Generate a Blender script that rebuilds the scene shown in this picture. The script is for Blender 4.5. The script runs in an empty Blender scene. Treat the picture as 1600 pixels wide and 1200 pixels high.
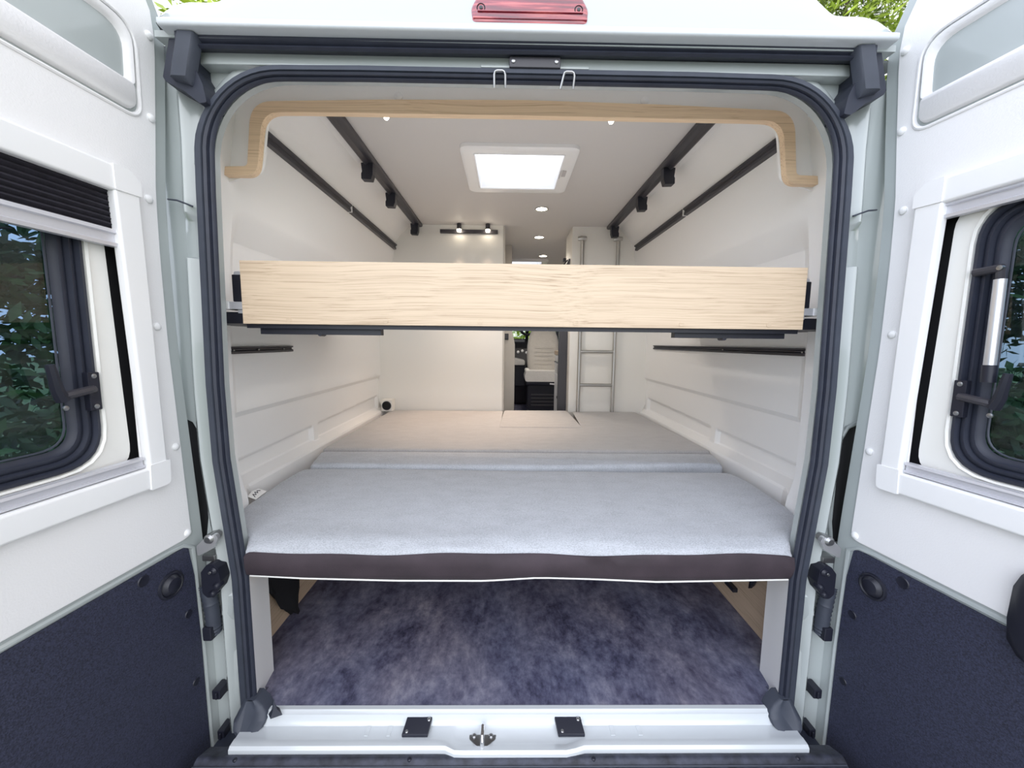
import bpy, bmesh, math, random
from mathutils import Vector, Matrix, geometry
C = bpy.context.scene.collection
SC = bpy.context.scene
R = random.Random(7)

# ------------------------------------------------------------------ materials
def nodes(m):
    m.use_nodes = True
    nt = m.node_tree
    return nt, nt.nodes['Principled BSDF']

def mat(name, col, rough=.5, metal=0, noise=0, nscale=40, bump=0, bscale=300, coat=0, spec=.5, stretch=None, detail=4):
    m = bpy.data.materials.new(name)
    nt, b = nodes(m)
    N, L = nt.nodes, nt.links
    b.inputs['Base Color'].default_value = (*col, 1)
    b.inputs['Roughness'].default_value = rough
    b.inputs['Metallic'].default_value = metal
    b.inputs['Coat Weight'].default_value = coat
    b.inputs['Coat Roughness'].default_value = .05
    b.inputs['Specular IOR Level'].default_value = spec
    if noise or bump:
        tc = N.new('ShaderNodeTexCoord')
        mp = N.new('ShaderNodeMapping')
        if stretch: mp.inputs['Scale'].default_value = stretch
        L.new(tc.outputs['Object'], mp.inputs['Vector'])
    if noise:
        n = N.new('ShaderNodeTexNoise'); n.inputs['Scale'].default_value = nscale; n.inputs['Detail'].default_value = detail
        r = N.new('ShaderNodeMapRange')
        r.inputs['From Min'].default_value = .3; r.inputs['From Max'].default_value = .7
        r.inputs['To Min'].default_value = 1-noise; r.inputs['To Max'].default_value = 1+noise
        mx = N.new('ShaderNodeVectorMath'); mx.operation = 'SCALE'
        mx.inputs[0].default_value = col
        L.new(mp.outputs[0], n.inputs['Vector']); L.new(n.outputs['Fac'], r.inputs['Value'])
        L.new(r.outputs[0], mx.inputs['Scale']); L.new(mx.outputs[0], b.inputs['Base Color'])
    if bump:
        n2 = N.new('ShaderNodeTexNoise'); n2.inputs['Scale'].default_value = bscale; n2.inputs['Detail'].default_value = 3
        bp = N.new('ShaderNodeBump'); bp.inputs['Strength'].default_value = bump; bp.inputs['Distance'].default_value = .002
        L.new(mp.outputs[0], n2.inputs['Vector']); L.new(n2.outputs['Fac'], bp.inputs['Height']); L.new(bp.outputs[0], b.inputs['Normal'])
    return m

def emit(name, col, s):
    m = bpy.data.materials.new(name); nt, b = nodes(m)
    b.inputs['Base Color'].default_value = (*col, 1)
    b.inputs['Emission Color'].default_value = (*col, 1); b.inputs['Emission Strength'].default_value = s
    return m

def ramp(N, stops):
    r = N.new('ShaderNodeValToRGB')
    while len(r.color_ramp.elements) < len(stops): r.color_ramp.elements.new(.5)
    for e, (p, c) in zip(r.color_ramp.elements, stops):
        e.position = p; e.color = (*c, 1)
    return r

def wood(name, axis='x', light=(.78, .60, .40), dark=(.50, .33, .18)):
    """Pale oak laminate: fine fibres along one axis, bent by a slow wobble."""
    m = bpy.data.materials.new(name); nt, b = nodes(m); N, L = nt.nodes, nt.links
    tc = N.new('ShaderNodeTexCoord')
    mp = N.new('ShaderNodeMapping')
    sc = {'x': (.30, 46, 46), 'y': (42, 1.1, 42), 'z': (42, 42, 1.1)}[axis]
    mp.inputs['Scale'].default_value = sc
    wob = N.new('ShaderNodeTexNoise'); wob.inputs['Scale'].default_value = 2.2; wob.inputs['Detail'].default_value = 2
    sub = N.new('ShaderNodeVectorMath'); sub.operation = 'SUBTRACT'; sub.inputs[1].default_value = (.5, .5, .5)
    scl = N.new('ShaderNodeVectorMath'); scl.operation = 'SCALE'; scl.inputs['Scale'].default_value = .03
    add = N.new('ShaderNodeVectorMath'); add.operation = 'ADD'
    L.new(tc.outputs['Object'], wob.inputs['Vector']); L.new(wob.outputs['Color'], sub.inputs[0]); L.new(sub.outputs[0], scl.inputs[0])
    L.new(tc.outputs['Object'], add.inputs[0]); L.new(scl.outputs[0], add.inputs[1]); L.new(add.outputs[0], mp.inputs['Vector'])
    n1 = N.new('ShaderNodeTexNoise'); n1.inputs['Scale'].default_value = 5.5; n1.inputs['Detail'].default_value = 5; n1.inputs['Roughness'].default_value = .65
    n2 = N.new('ShaderNodeTexNoise'); n2.inputs['Scale'].default_value = 1.1; n2.inputs['Detail'].default_value = 2
    L.new(mp.outputs[0], n1.inputs['Vector']); L.new(mp.outputs[0], n2.inputs['Vector'])
    mx = N.new('ShaderNodeMix'); mx.inputs['Factor'].default_value = .22
    L.new(n1.outputs['Fac'], mx.inputs['A']); L.new(n2.outputs['Fac'], mx.inputs['B'])
    mid = tuple(.75*a+.25*b_ for a, b_ in zip(light, dark))
    r = ramp(N, [(.34, dark), (.45, mid), (.54, light), (.75, tuple(min(1, c*1.08) for c in light))])
    L.new(mx.outputs[0], r.inputs['Fac']); L.new(r.outputs[0], b.inputs['Base Color'])
    b.inputs['Roughness'].default_value = .42
    bp = N.new('ShaderNodeBump'); bp.inputs['Strength'].default_value = .12; bp.inputs['Distance'].default_value = .001
    L.new(n1.outputs['Fac'], bp.inputs['Height']); L.new(bp.outputs[0], b.inputs['Normal'])
    return m

def vinyl(name):
    m = bpy.data.materials.new(name); nt, b = nodes(m); N, L = nt.nodes, nt.links
    tc = N.new('ShaderNodeTexCoord'); mp = N.new('ShaderNodeMapping'); mp.inputs['Scale'].default_value = (1.5, .95, 1)
    L.new(tc.outputs['Object'], mp.inputs['Vector'])
    a = N.new('ShaderNodeTexNoise'); a.inputs['Scale'].default_value = 4.4; a.inputs['Detail'].default_value = 12; a.inputs['Roughness'].default_value = .70; a.inputs['Distortion'].default_value = .4
    c = N.new('ShaderNodeTexNoise'); c.inputs['Scale'].default_value = 26; c.inputs['Detail'].default_value = 8; c.inputs['Roughness'].default_value = .7
    f = N.new('ShaderNodeTexNoise'); f.inputs['Scale'].default_value = 2.0; f.inputs['Detail'].default_value = 4
    for n in (a, c, f): L.new(mp.outputs[0], n.inputs['Vector'])
    mx = N.new('ShaderNodeMix'); mx.inputs['Factor'].default_value = .38
    L.new(a.outputs['Fac'], mx.inputs['A']); L.new(c.outputs['Fac'], mx.inputs['B'])
    r1 = ramp(N, [(.37, (.022, .022, .045)), (.45, (.080, .080, .130)), (.53, (.150, .152, .215)), (.64, (.28, .28, .34))])
    r2 = ramp(N, [(.35, (.93, .98, 1.06)), (.65, (1.06, .99, .96))])
    L.new(mx.outputs[0], r1.inputs['Fac']); L.new(f.outputs['Fac'], r2.inputs['Fac'])
    mm = N.new('ShaderNodeMix'); mm.data_type = 'RGBA'; mm.blend_type = 'MULTIPLY'; mm.inputs['Factor'].default_value = 1
    L.new(r1.outputs[0], mm.inputs[6]); L.new(r2.outputs[0], mm.inputs[7]); L.new(mm.outputs[2], b.inputs['Base Color'])
    b.inputs['Roughness'].default_value = .5
    return m

def fabric(name, col, n1=.16, scale=220):
    """Woven upholstery: a heathered colour with a fine waffle bump."""
    m = bpy.data.materials.new(name); nt, b = nodes(m); N, L = nt.nodes, nt.links
    tc = N.new('ShaderNodeTexCoord'); mp = N.new('ShaderNodeMapping'); mp.inputs['Scale'].default_value = (.55, 1, 1)
    L.new(tc.outputs['Object'], mp.inputs['Vector'])
    n = N.new('ShaderNodeTexNoise'); n.inputs['Scale'].default_value = scale; n.inputs['Detail'].default_value = 2
    n3 = N.new('ShaderNodeTexNoise'); n3.inputs['Scale'].default_value = 26; n3.inputs['Detail'].default_value = 3
    L.new(mp.outputs[0], n.inputs['Vector']); L.new(mp.outputs[0], n3.inputs['Vector'])
    mx = N.new('ShaderNodeMix'); mx.inputs['Factor'].default_value = .25
    L.new(n.outputs['Fac'], mx.inputs['A']); L.new(n3.outputs['Fac'], mx.inputs['B'])
    r = ramp(N, [(.38, tuple(c*(1-n1*1.6) for c in col)), (.5, col), (.62, tuple(min(1, c*(1+n1)) for c in col))])
    L.new(mx.outputs[0], r.inputs['Fac']); L.new(r.outputs[0], b.inputs['Base Color'])
    b.inputs['Roughness'].default_value = .85
    b.inputs['Sheen Weight'].default_value = .25
    v = N.new('ShaderNodeTexVoronoi'); v.inputs['Scale'].default_value = 190; v.inputs['Randomness'].default_value = .25
    L.new(tc.outputs['Object'], v.inputs['Vector'])
    bp = N.new('ShaderNodeBump'); bp.inputs['Strength'].default_value = .35; bp.inputs['Distance'].default_value = .0015
    L.new(v.outputs['Distance'], bp.inputs['Height']); L.new(bp.outputs[0], b.inputs['Normal'])
    return m

def glass(name, tint, clear=.35):
    m = bpy.data.materials.new(name); m.use_nodes = True
    nt = m.node_tree; N, L = nt.nodes, nt.links; N.clear()
    out = N.new('ShaderNodeOutputMaterial')
    tr = N.new('ShaderNodeBsdfTransparent'); tr.inputs['Color'].default_value = (*tint, 1)
    gl = N.new('ShaderNodeBsdfGlossy'); gl.inputs['Roughness'].default_value = .02
    fr = N.new('ShaderNodeFresnel'); fr.inputs['IOR'].default_value = 1.5
    mx = N.new('ShaderNodeMixShader')
    L.new(fr.outputs[0], mx.inputs[0]); L.new(tr.outputs[0], mx.inputs[1]); L.new(gl.outputs[0], mx.inputs[2]); L.new(mx.outputs[0], out.inputs[0])
    return m

def milky(name, col=(1, 1, 1), fac=.5):
    m = bpy.data.materials.new(name); m.use_nodes = True
    nt = m.node_tree; N, L = nt.nodes, nt.links; N.clear()
    out = N.new('ShaderNodeOutputMaterial')
    tr = N.new('ShaderNodeBsdfTransparent'); tr.inputs['Color'].default_value = (*col, 1)
    tl = N.new('ShaderNodeBsdfTranslucent'); tl.inputs['Color'].default_value = (*col, 1)
    mx = N.new('ShaderNodeMixShader'); mx.inputs[0].default_value = fac
    L.new(tr.outputs[0], mx.inputs[1]); L.new(tl.outputs[0], mx.inputs[2]); L.new(mx.outputs[0], out.inputs[0])
    return m

def ground_mat():
    m = bpy.data.materials.new('gravel_and_grass'); nt, b = nodes(m); N, L = nt.nodes, nt.links
    tc = N.new('ShaderNodeTexCoord'); sp = N.new('ShaderNodeSeparateXYZ'); L.new(tc.outputs['Object'], sp.inputs[0])
    ab = N.new('ShaderNodeMath'); ab.operation = 'ABSOLUTE'; L.new(sp.outputs['X'], ab.inputs[0])
    n = N.new('ShaderNodeTexNoise'); n.inputs['Scale'].default_value = 24; n.inputs['Detail'].default_value = 6; L.new(tc.outputs['Object'], n.inputs['Vector'])
    gr = ramp(N, [(.3, (.30, .29, .27)), (.7, (.56, .55, .52))]); gs = ramp(N, [(.3, (.05, .09, .02)), (.7, (.17, .25, .08))])
    L.new(n.outputs['Fac'], gr.inputs['Fac']); L.new(n.outputs['Fac'], gs.inputs['Fac'])
    ed = N.new('ShaderNodeMapRange'); ed.inputs['From Min'].default_value = 2.0; ed.inputs['From Max'].default_value = 2.6; L.new(ab.outputs[0], ed.inputs['Value'])
    mx = N.new('ShaderNodeMix'); mx.data_type = 'RGBA'; L.new(ed.outputs[0], mx.inputs['Factor']); L.new(gr.outputs[0], mx.inputs[6]); L.new(gs.outputs[0], mx.inputs[7])
    L.new(mx.outputs[2], b.inputs['Base Color']); b.inputs['Roughness'].default_value = .95
    return m

M = dict(
    liner=mat('white_grained_liner', (.84, .83, .83), .45, bump=.25, bscale=260),
    frame=mat('white_plastic', (.86, .86, .86), .32),
    paint=mat('pale_grey_paint', (.41, .445, .44), .18, coat=.6),
    white_paint=mat('white_roof_paint', (.60, .63, .65), .16, coat=.6),
    cream_steel=mat('cream_painted_steel', (.80, .79, .75), .3, coat=.3),
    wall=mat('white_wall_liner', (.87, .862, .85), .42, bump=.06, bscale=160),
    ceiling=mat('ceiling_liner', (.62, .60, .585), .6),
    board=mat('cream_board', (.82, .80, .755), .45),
    shade_toned_board=mat('cream_board_shade_in_colour', (.52, .49, .45), .5),  # the cream board again, with the aisle's shade put into its colour
    rubber=mat('black_rubber', (.022, .026, .042), .52, noise=.12, nscale=25),
    rubber2=mat('grey_black_rubber', (.044, .051, .070), .55, noise=.1, nscale=25),
    plastic=mat('black_plastic', (.013, .014, .024), .4),
    plastic2=mat('charcoal_metal', (.042, .040, .048), .38, bump=.1, bscale=400),
    felt=mat('charcoal_grained_panel', (.027, .030, .056), .6, noise=.5, nscale=330, bump=.5, bscale=420, detail=2),
    bumper=mat('dark_bumper_plastic', (.035, .038, .055), .55, noise=.55, nscale=38, bump=.35, bscale=150),
    void=mat('black_cavity', (.006, .006, .008), .8),  # near black: shade inside hollows put into the colour; the bundle shares it
    alu=mat('brushed_aluminium', (.72, .72, .73), .32, metal=.75),
    steel=mat('zinc_steel', (.36, .36, .36), .32, metal=.95),
    rod=mat('ladder_aluminium', (.50, .49, .47), .28, metal=.9),
    bar=mat('satin_aluminium_bar', (.66, .66, .70), .35, metal=.35),
    oak=wood('pale_oak', 'x', (.62, .485, .345), (.37, .26, .165)),
    oak_arch=wood('warm_oak', 'x', (.80, .60, .40), (.55, .37, .21)),
    oak_y=wood('oak_side', 'y', (.58, .44, .31), (.38, .27, .17)),
    vinyl=vinyl('mottled_slate_vinyl'),
    cloth=fabric('pale_grey_weave', (.43, .445, .475), .12, 420),
    cloth2=fabric('warm_grey_weave', (.42, .405, .40), .10, 420),
    border=mat('dark_brown_border_cloth', (.038, .026, .033), .75, noise=.2, nscale=12, bump=.3, bscale=500),
    piping=mat('white_piping', (.84, .83, .80), .6),
    seat=fabric('seat_fabric', (.60, .57, .53), .06),
    seat_light=fabric('pale_seat_fabric', (.80, .78, .75), .05),
    glass=glass('tinted_acrylic', (.42, .52, .62)),
    clear=glass('clear_glass', (.85, .9, .85)),
    dome=milky('milky_dome', (1, 1, 1), .55),
    lens=emit('warm_led', (1, .88, .70), 14),
    trim=mat('chrome_trim', (.8, .8, .8), .2, metal=.9),
    pleat=mat('dark_pleated_fabric', (.022, .02, .03), .8, noise=.25, nscale=60),
    leaf=mat('leaf', (.36, .46, .05), .5, noise=.45, nscale=2.2),
    leaf2=mat('dark_leaf', (.06, .12, .03), .5, noise=.5, nscale=2.2),
    bark=mat('bark', (.10, .075, .055), .9, noise=.3, nscale=14, bump=.6, bscale=40),
    ground=mat('pale_gravel', (.42, .41, .39), .9, noise=.3, nscale=30, bump=.6, bscale=80),
    grass=mat('grass', (.10, .17, .05), .9, noise=.5, nscale=14, bump=.5, bscale=80),
)
for k in ('leaf', 'leaf2'):
    b = M[k].node_tree.nodes['Principled BSDF']
    b.inputs['Transmission Weight'].default_value = 0
    b.inputs['Subsurface Weight'].default_value = 0

def red_lens():
    m = bpy.data.materials.new('red_ribbed_lens'); nt, b = nodes(m); N, L = nt.nodes, nt.links
    tc = N.new('ShaderNodeTexCoord')
    w = N.new('ShaderNodeTexNoise'); w.inputs['Scale'].default_value = 9; w.inputs['Detail'].default_value = 4
    mp = N.new('ShaderNodeMapping'); mp.inputs['Scale'].default_value = (1, 6, 16)
    L.new(tc.outputs['Object'], mp.inputs['Vector']); L.new(mp.outputs[0], w.inputs['Vector'])
    r = ramp(N, [(.35, (.11, .002, .015)), (.52, (.24, .010, .028)), (.68, (.50, .09, .09))])
    L.new(w.outputs['Fac'], r.inputs['Fac']); L.new(r.outputs[0], b.inputs['Base Color'])
    b.inputs['Roughness'].default_value = .12; b.inputs['Coat Weight'].default_value = 1
    return m
M['red'] = red_lens()

# ------------------------------------------------------------------ mesh helpers
def sgn(x): return -1 if x < 0 else 1
def lerp(tab, t):
    if t <= tab[0][0]: return tab[0][1]
    for (a, va), (b, vb) in zip(tab, tab[1:]):
        if t <= b: return va+(vb-va)*(t-a)/(b-a)
    return tab[-1][1]
def sstep(t): t = max(0, min(1, t)); return t*t*(3-2*t)

def rpoly(pts, r, seg=6):
    """Polygon with rounded corners; r is one radius or one per corner."""
    out = []; n = len(pts)
    rr = r if isinstance(r, (list, tuple)) else [r]*n
    for i in range(n):
        p = Vector(pts[i]); a = Vector(pts[i-1])-p; b = Vector(pts[(i+1) % n])-p
        if rr[i] <= 0: out.append(tuple(p)); continue
        la, lb = a.length, b.length; a.normalize(); b.normalize()
        ang = a.angle(b); d = min(rr[i]/math.tan(ang/2), la*.49, lb*.49)
        p0, p1 = p+a*d, p+b*d
        for k in range(seg+1):
            t = k/seg
            out.append(tuple((1-t)**2*p0+2*t*(1-t)*p+t*t*p1))
    return out

def rect(x0, x1, y0, y1, r=0, seg=5): return rpoly([(x0, y0), (x1, y0), (x1, y1), (x0, y1)], r, seg)

XY = lambda a, b, d: (a, b, d)
XZ = lambda a, b, d: (a, d, b)
YZ = lambda a, b, d: (d, a, b)

class MB:
    def __init__(s): s.v = []; s.f = []
    def add(s, vs, fs):
        o = len(s.v); s.v += [Vector(v) for v in vs]; s.f += [tuple(i+o for i in f) for f in fs]; return s
    def box(s, x0, x1, y0, y1, z0, z1, T=None):
        vs = [(x, y, z) for x in (x0, x1) for y in (y0, y1) for z in (z0, z1)]
        if T: vs = [T(*v) for v in vs]
        return s.add(vs, [(0, 1, 3, 2), (4, 6, 7, 5), (0, 4, 5, 1), (2, 3, 7, 6), (0, 2, 6, 4), (1, 5, 7, 3)])
    def plate(s, outer, holes, T, d0, d1, inset=0):
        """Slab of a 2D outline with holes, from depth d0 to d1. T(a, b, d) gives a point."""
        loops = [outer]+list(holes)
        tri = geometry.tessellate_polygon([[Vector((p[0], p[1], 0)) for p in l] for l in loops])
        flat = [p for l in loops for p in l]; n = len(flat)
        vs = [T(p[0], p[1], d0) for p in flat]+[T(p[0], p[1], d1) for p in flat]
        fs = [tuple(t) for t in tri]+[tuple(i+n for i in reversed(t)) for t in tri]
        o = 0
        for l in loops:
            k = len(l)
            for i in range(k):
                a, b = o+i, o+(i+1) % k
                fs.append((a, b, b+n, a+n))
            o += k
        return s.add(vs, fs)
    def grid(s, nu, nv, f, closed=False):
        vs = [f(i/(nu-1), j/(nv-1)) for i in range(nu) for j in range(nv)]
        fs = [(i*nv+j, i*nv+j+1, (i+1)*nv+j+1, (i+1)*nv+j) for i in range(nu-1) for j in range(nv-1)]
        return s.add(vs, fs)
    def strip(s, rows, closed=False, cap=False):
        """Skin through a list of equal-length point rows; closed joins each row's ends."""
        n = len(rows[0]); vs = [p for r in rows for p in r]; fs = []
        for i in range(len(rows)-1):
            for j in range(n if closed else n-1):
                k = (j+1) % n
                fs.append((i*n+j, i*n+k, (i+1)*n+k, (i+1)*n+j))
        if cap: fs += [tuple(range(n)), tuple(range((len(rows)-1)*n, len(rows)*n))]
        return s.add(vs, fs)
    def tube(s, pts, r, n=10, closed=False, cap=True):
        pts = [Vector(p) for p in pts]; m = len(pts); rows = []; up = None
        for i, p in enumerate(pts):
            a = pts[i-1] if (i or closed) else p; b = pts[(i+1) % m] if (i < m-1 or closed) else p
            t = (b-a).normalized()
            if up is None: up = t.orthogonal().normalized()
            up = (up-t*up.dot(t)).normalized(); w = t.cross(up)
            rad = r[i] if isinstance(r, (list, tuple)) else r
            rows.append([p+(up*math.cos(2*math.pi*k/n)+w*math.sin(2*math.pi*k/n))*rad for k in range(n)])
        if closed: rows.append(rows[0])
        return s.strip(rows, True, cap and not closed)
    def lathe(s, c, axis, prof, n=20):
        c = Vector(c); ax = Vector(axis).normalized(); u = ax.orthogonal().normalized(); w = ax.cross(u)
        rows = [[c+ax*h+(u*math.cos(2*math.pi*k/n)+w*math.sin(2*math.pi*k/n))*max(r, 1e-5) for k in range(n)] for r, h in prof]
        return s.strip(rows, True, True)
    def sweep(s, path, prof, closed=False, k=None):
        """Sweep prof [(outward, y)] along a path [(x, z)] lying in an XZ plane."""
        m = len(path); rows = []
        P = [Vector(p) for p in path]
        for i, p in enumerate(P):
            a = P[i-1] if (i or closed) else p; b = P[(i+1) % m] if (i < m-1 or closed) else p
            t = (b-a).normalized(); nrm = Vector((-t.y, t.x))
            q = k(p) if k else 1
            rows.append([(p.x+nrm.x*o*q, y, p.y+nrm.y*o*q) for o, y in prof])
        if closed: rows.append(rows[0])
        return s.strip(rows, True, not closed)
    def build(s, name, m, parent=None, smooth=35, bevel=0, seg=2, label=None, sub=0):
        me = bpy.data.meshes.new(name)
        off = parent_world(parent) if parent else Vector((0, 0, 0))
        me.from_pydata([tuple(v-off) for v in s.v], [], s.f)
        bm = bmesh.new(); bm.from_mesh(me)
        bmesh.ops.remove_doubles(bm, verts=bm.verts, dist=1e-6)
        bmesh.ops.recalc_face_normals(bm, faces=bm.faces)
        if bevel:
            es = [e for e in bm.edges if len(e.link_faces) == 2 and e.calc_face_angle(0) > .6]
            bmesh.ops.bevel(bm, geom=es, offset=bevel, segments=seg, profile=.5, affect='EDGES', clamp_overlap=True)
        bm.to_mesh(me); bm.free()
        if smooth:
            me.polygons.foreach_set('use_smooth', [True]*len(me.polygons))
            me.set_sharp_from_angle(angle=math.radians(smooth))
        me.materials.append(m)
        o = bpy.data.objects.new(name, me); C.objects.link(o)
        if bevel and smooth:
            wn = o.modifiers.new('weighted', 'WEIGHTED_NORMAL'); wn.keep_sharp = True; wn.weight = 100
        if parent: o.parent = parent
        if label: o['label'] = label
        return o

LOCAL = set()
def parent_world(p):
    v = Vector((0, 0, 0))
    while p:
        if p.name in LOCAL: return Vector((0, 0, 0))
        v += p.location; p = p.parent
    return v

def thing(name, label, cat, loc=(0, 0, 0), group=None, kind=None, rot=0, local=False):
    o = bpy.data.objects.new(name, None); C.objects.link(o)
    o.location = loc; o.rotation_euler.z = rot; o.empty_display_size = .05
    tag(o, label, cat, group, kind)
    if local: LOCAL.add(o.name)
    return o
def tag(o, label=None, cat=None, group=None, kind=None):
    if label: o['label'] = label
    if cat: o['category'] = cat
    if group: o['group'] = group
    if kind: o['kind'] = kind
    return o
def struct(o, label=None): o['kind'] = 'structure'; (label and tag(o, label)); return o
SIDE = {-1: 'left', 1: 'right'}

# ------------------------------------------------------------------ camera
cam = bpy.data.cameras.new('camera'); co = bpy.data.objects.new('camera', cam); C.objects.link(co)
cam.sensor_width = 36; cam.lens = 600/1600*36; cam.clip_start = .02; cam.clip_end = 200
rx = Vector((.999877676785784, -.011672286142116068, .010411013479969013))
dn = Vector((.009094074862972038, -.10769660037789353, -.9941422132016279))
fw = Vector((.012725143136727044, .9941152850667073, -.10757727793957672))
mw = Matrix.Identity(4)
for i in range(3): mw[i][0] = rx[i]; mw[i][1] = -dn[i]; mw[i][2] = -fw[i]
mw.translation = Vector((-.045, -1.0, 1.036))
co.matrix_world = mw
SC.camera = co

# ------------------------------------------------------------------ van interior: floor, walls, ceiling
CEIL = 1.86; PART = 1.83; FRONT = 6.2
f = MB(); f.plate([(-.752, -.005), (.752, -.005), (.752, .058), (.98, .058), (.98, FRONT), (-.98, FRONT), (-.98, .058), (-.752, .058)], [], XY, -.012, 0)
struct(f.build('floor', M['vinyl']), 'mottled dark slate vinyl van floor')

BASE = [(0, .905), (.50, .910), (.53, .915), (.545, .932), (.60, .934), (.76, .936), (.79, .936), (1.10, .933), (1.35, .912), (1.45, .897), (1.60, .873), (1.728, .850), (1.775, .82), (1.845, .75), (1.86, .66)]
def extra(z, y):
    """Pressed shapes of the liner: the bulge under the window line, the lower band and the pockets above the bed."""
    e = 0
    k = max(0, min(1, (y-.25)/.06))
    zt = 1.44 if z > 1.2 else 0
    e += .042*max(0, min(1, (1.445-z)/.095))*k
    e += .016*sstep((.79-z)/.03)*k
    if z < .70:
        top = .618+.02*(y-.3)
        inside = sstep((top-z)/.022)*sstep((z-.543)/.008)
        bays = max(sstep((y-.26)/.03)*sstep((.86-y)/.025), sstep((y-.90)/.025)*sstep((1.80-y)/.02))
        e += .018*inside*bays
        e -= .02*sstep((.545-z)/.02)*k
    return e
ZS = sorted(set([0, .2, .36, .4, .48, .5, .52]+[.53+.006*i for i in range(24)]+[.68, .7, .74, .755, .765, .775, .785, .795, .81, .9, 1.0, 1.1, 1.2, 1.3]+[1.33+.012*i for i in range(11)]+[1.5, 1.6, 1.65, 1.7, 1.728, 1.745, 1.76, 1.775, 1.79, 1.81, 1.828, 1.845]))
YS = [.24, .25, .26, .27, .28, .29, .30, .32, .4, .5, .6, .7, .8, .83, .84, .85, .86, .87, .88, .89, .90, .91, .92, .93, 1.0, 1.2, 1.4, 1.6, 1.7, 1.77, 1.78, 1.79, 1.80, 1.81, 1.84, 2.2, 3.0, 4.0, 4.4]
for sd in (-1, 1):
    w = MB()
    rows = []
    for y in YS:
        row = [(sd*(lerp(BASE, z)+extra(z, y)), y, z) for z in ZS]
        row += [(sd*.745, y, 1.8495), (sd*.72, y, 1.8555), (sd*.69, y, 1.859), (sd*.66, y, 1.8605)]
        rows.append(row)
    w.strip(rows)
    o = struct(w.build('wall_'+SIDE[sd], M['wall'], smooth=14), 'white moulded van side liner')
    w = MB(); w.box(sd*1.03, sd*1.04, .055, 5.5, -.02, 1.74)
    struct(w.build('wall_'+SIDE[sd]+'_skin', M['white_paint']), 'outer van side')
# ceiling with hatch openings
H1 = (-.20, .20, .75, 1.13); H2 = (-.15, .30, 2.95, 3.35)
c = MB()
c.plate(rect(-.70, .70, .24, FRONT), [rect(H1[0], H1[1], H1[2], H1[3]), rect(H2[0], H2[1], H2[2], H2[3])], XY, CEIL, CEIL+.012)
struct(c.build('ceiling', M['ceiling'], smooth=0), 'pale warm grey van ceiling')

# rear return of the liner: from the door seal inwards to wall and ceiling panel
def inner_x(z): return lerp([(0, .752), (.39, .752), (.72, .780), (.92, .782), (1.40, .77), (1.52, .765)], z)
def seal_loop(dx=0, n=14):
    """Half loop of the opening, right side, from the sill up and over to the middle: (x, z)."""
    pts = [(inner_x(z)+dx, z) for z in [-.06, 0, .1, .2, .3, .36, .385, .40, .415, .435, .46, .5, .6, .72, .82, .92, 1.05, 1.2, 1.32, 1.40, 1.47]]
    cx, cz, rx_, rz = .585, 1.47, inner_x(1.47)-.585+dx, .185+dx
    for k in range(1, n+1):
        a = math.pi/2*k/n
        pts.append((cx+rx_*math.cos(a)**.92, cz+rz*math.sin(a)**.92))
    pts += [(.4, 1.657+dx), (.2, 1.657+dx), (0, 1.657+dx)]
    return pts
def full_loop(dx=0):
    h = seal_loop(dx); return h+[(-x, z) for x, z in reversed(h[:-1])]
rows = []
fl = full_loop(.001)
for (x, z) in fl:
    s = sgn(x)
    k = sstep((z-.385)/.05)
    tz = z if z < 1.47 else min(z+.13*sstep((z-1.47)/.15), 1.80)
    wall_x = max(abs(x), lerp(BASE, tz)-.004) if abs(x) > .66 else abs(x)*(1+.2*max(0, (abs(x)-.3)/.4))
    if 1.6 < tz: wall_x = min(wall_x, lerp(BASE, tz)-.002)
    tx = .772*(1-k)+wall_x*k; ty = .115*(1-k)+.245*k
    row = []
    for t in range(8):
        q = t/7; fast = 1-(1-q)**(1+.25*(1-k)+3.4*k)
        row.append((s*(abs(x)+(tx-abs(x))*fast), .006+(ty-.006)*q, z+(tz-z)*fast))
    rows.append(row)
rl = MB(); rl.strip(rows)
struct(rl.build('trim_1', M['wall'], smooth=60), 'white liner return inside the rear door opening')

# board over the oak arch, closing the ceiling space
AK = lambda P_: [(-.0+p_[0]*.955, 1.036+(p_[1]-1.036)*.9535) for p_ in P_]
AO = [(0, 1.771), (.431, 1.765), (.70, 1.757), (.830, 1.753), (.852, 1.567), (.921, 1.565)]
AI = [(0, 1.727), (.432, 1.726), (.68, 1.726), (.797, 1.724), (.824, 1.540), (.923, 1.540)]
AO = AK(AO); AI = AK(AI)
def smooth_half(P, rad):
    q = rpoly([(p[0], p[1]) for p in P], [0, .05, .05]+rad+[0], 9); return q
ao = smooth_half(AO, [.085, .014]); ai = smooth_half(AI, [.062, .040])
mir = lambda L_: [(-x, z) for x, z in L_]
outer = list(reversed(mir(ao)))+ao[1:]
inner_ = list(reversed(mir(ai)))+ai[1:]
arch = MB()
arch.plate(outer+list(reversed(inner_)), [], XZ, .198, .219)
arch_o = arch.build('ceiling_trim_arch', M['oak_arch'], bevel=.002)
tag(arch_o, 'oak edge trim arching across the ceiling inside the rear opening', 'trim')
fz = [(z, lerp(BASE, z)-.002) for z in (1.505, 1.60, 1.66, 1.70, 1.728, 1.75, 1.775, 1.80, 1.82, 1.845)]
half = [(x, z) for z, x in fz]
fas = [(x, z) for x, z in half]+[(-x, z) for x, z in reversed(half)]
mid = list(reversed(mir([p for p in ai])))+[p for p in ai][1:]
inset = [(x*.995, z+.010) for x, z in mid if abs(x) < .80]
fb = MB(); fb.plate(fas+list(inset), [], XZ, .219, .228)
struct(fb.build('trim_2', M['wall']), 'white board behind the oak arch')
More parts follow.
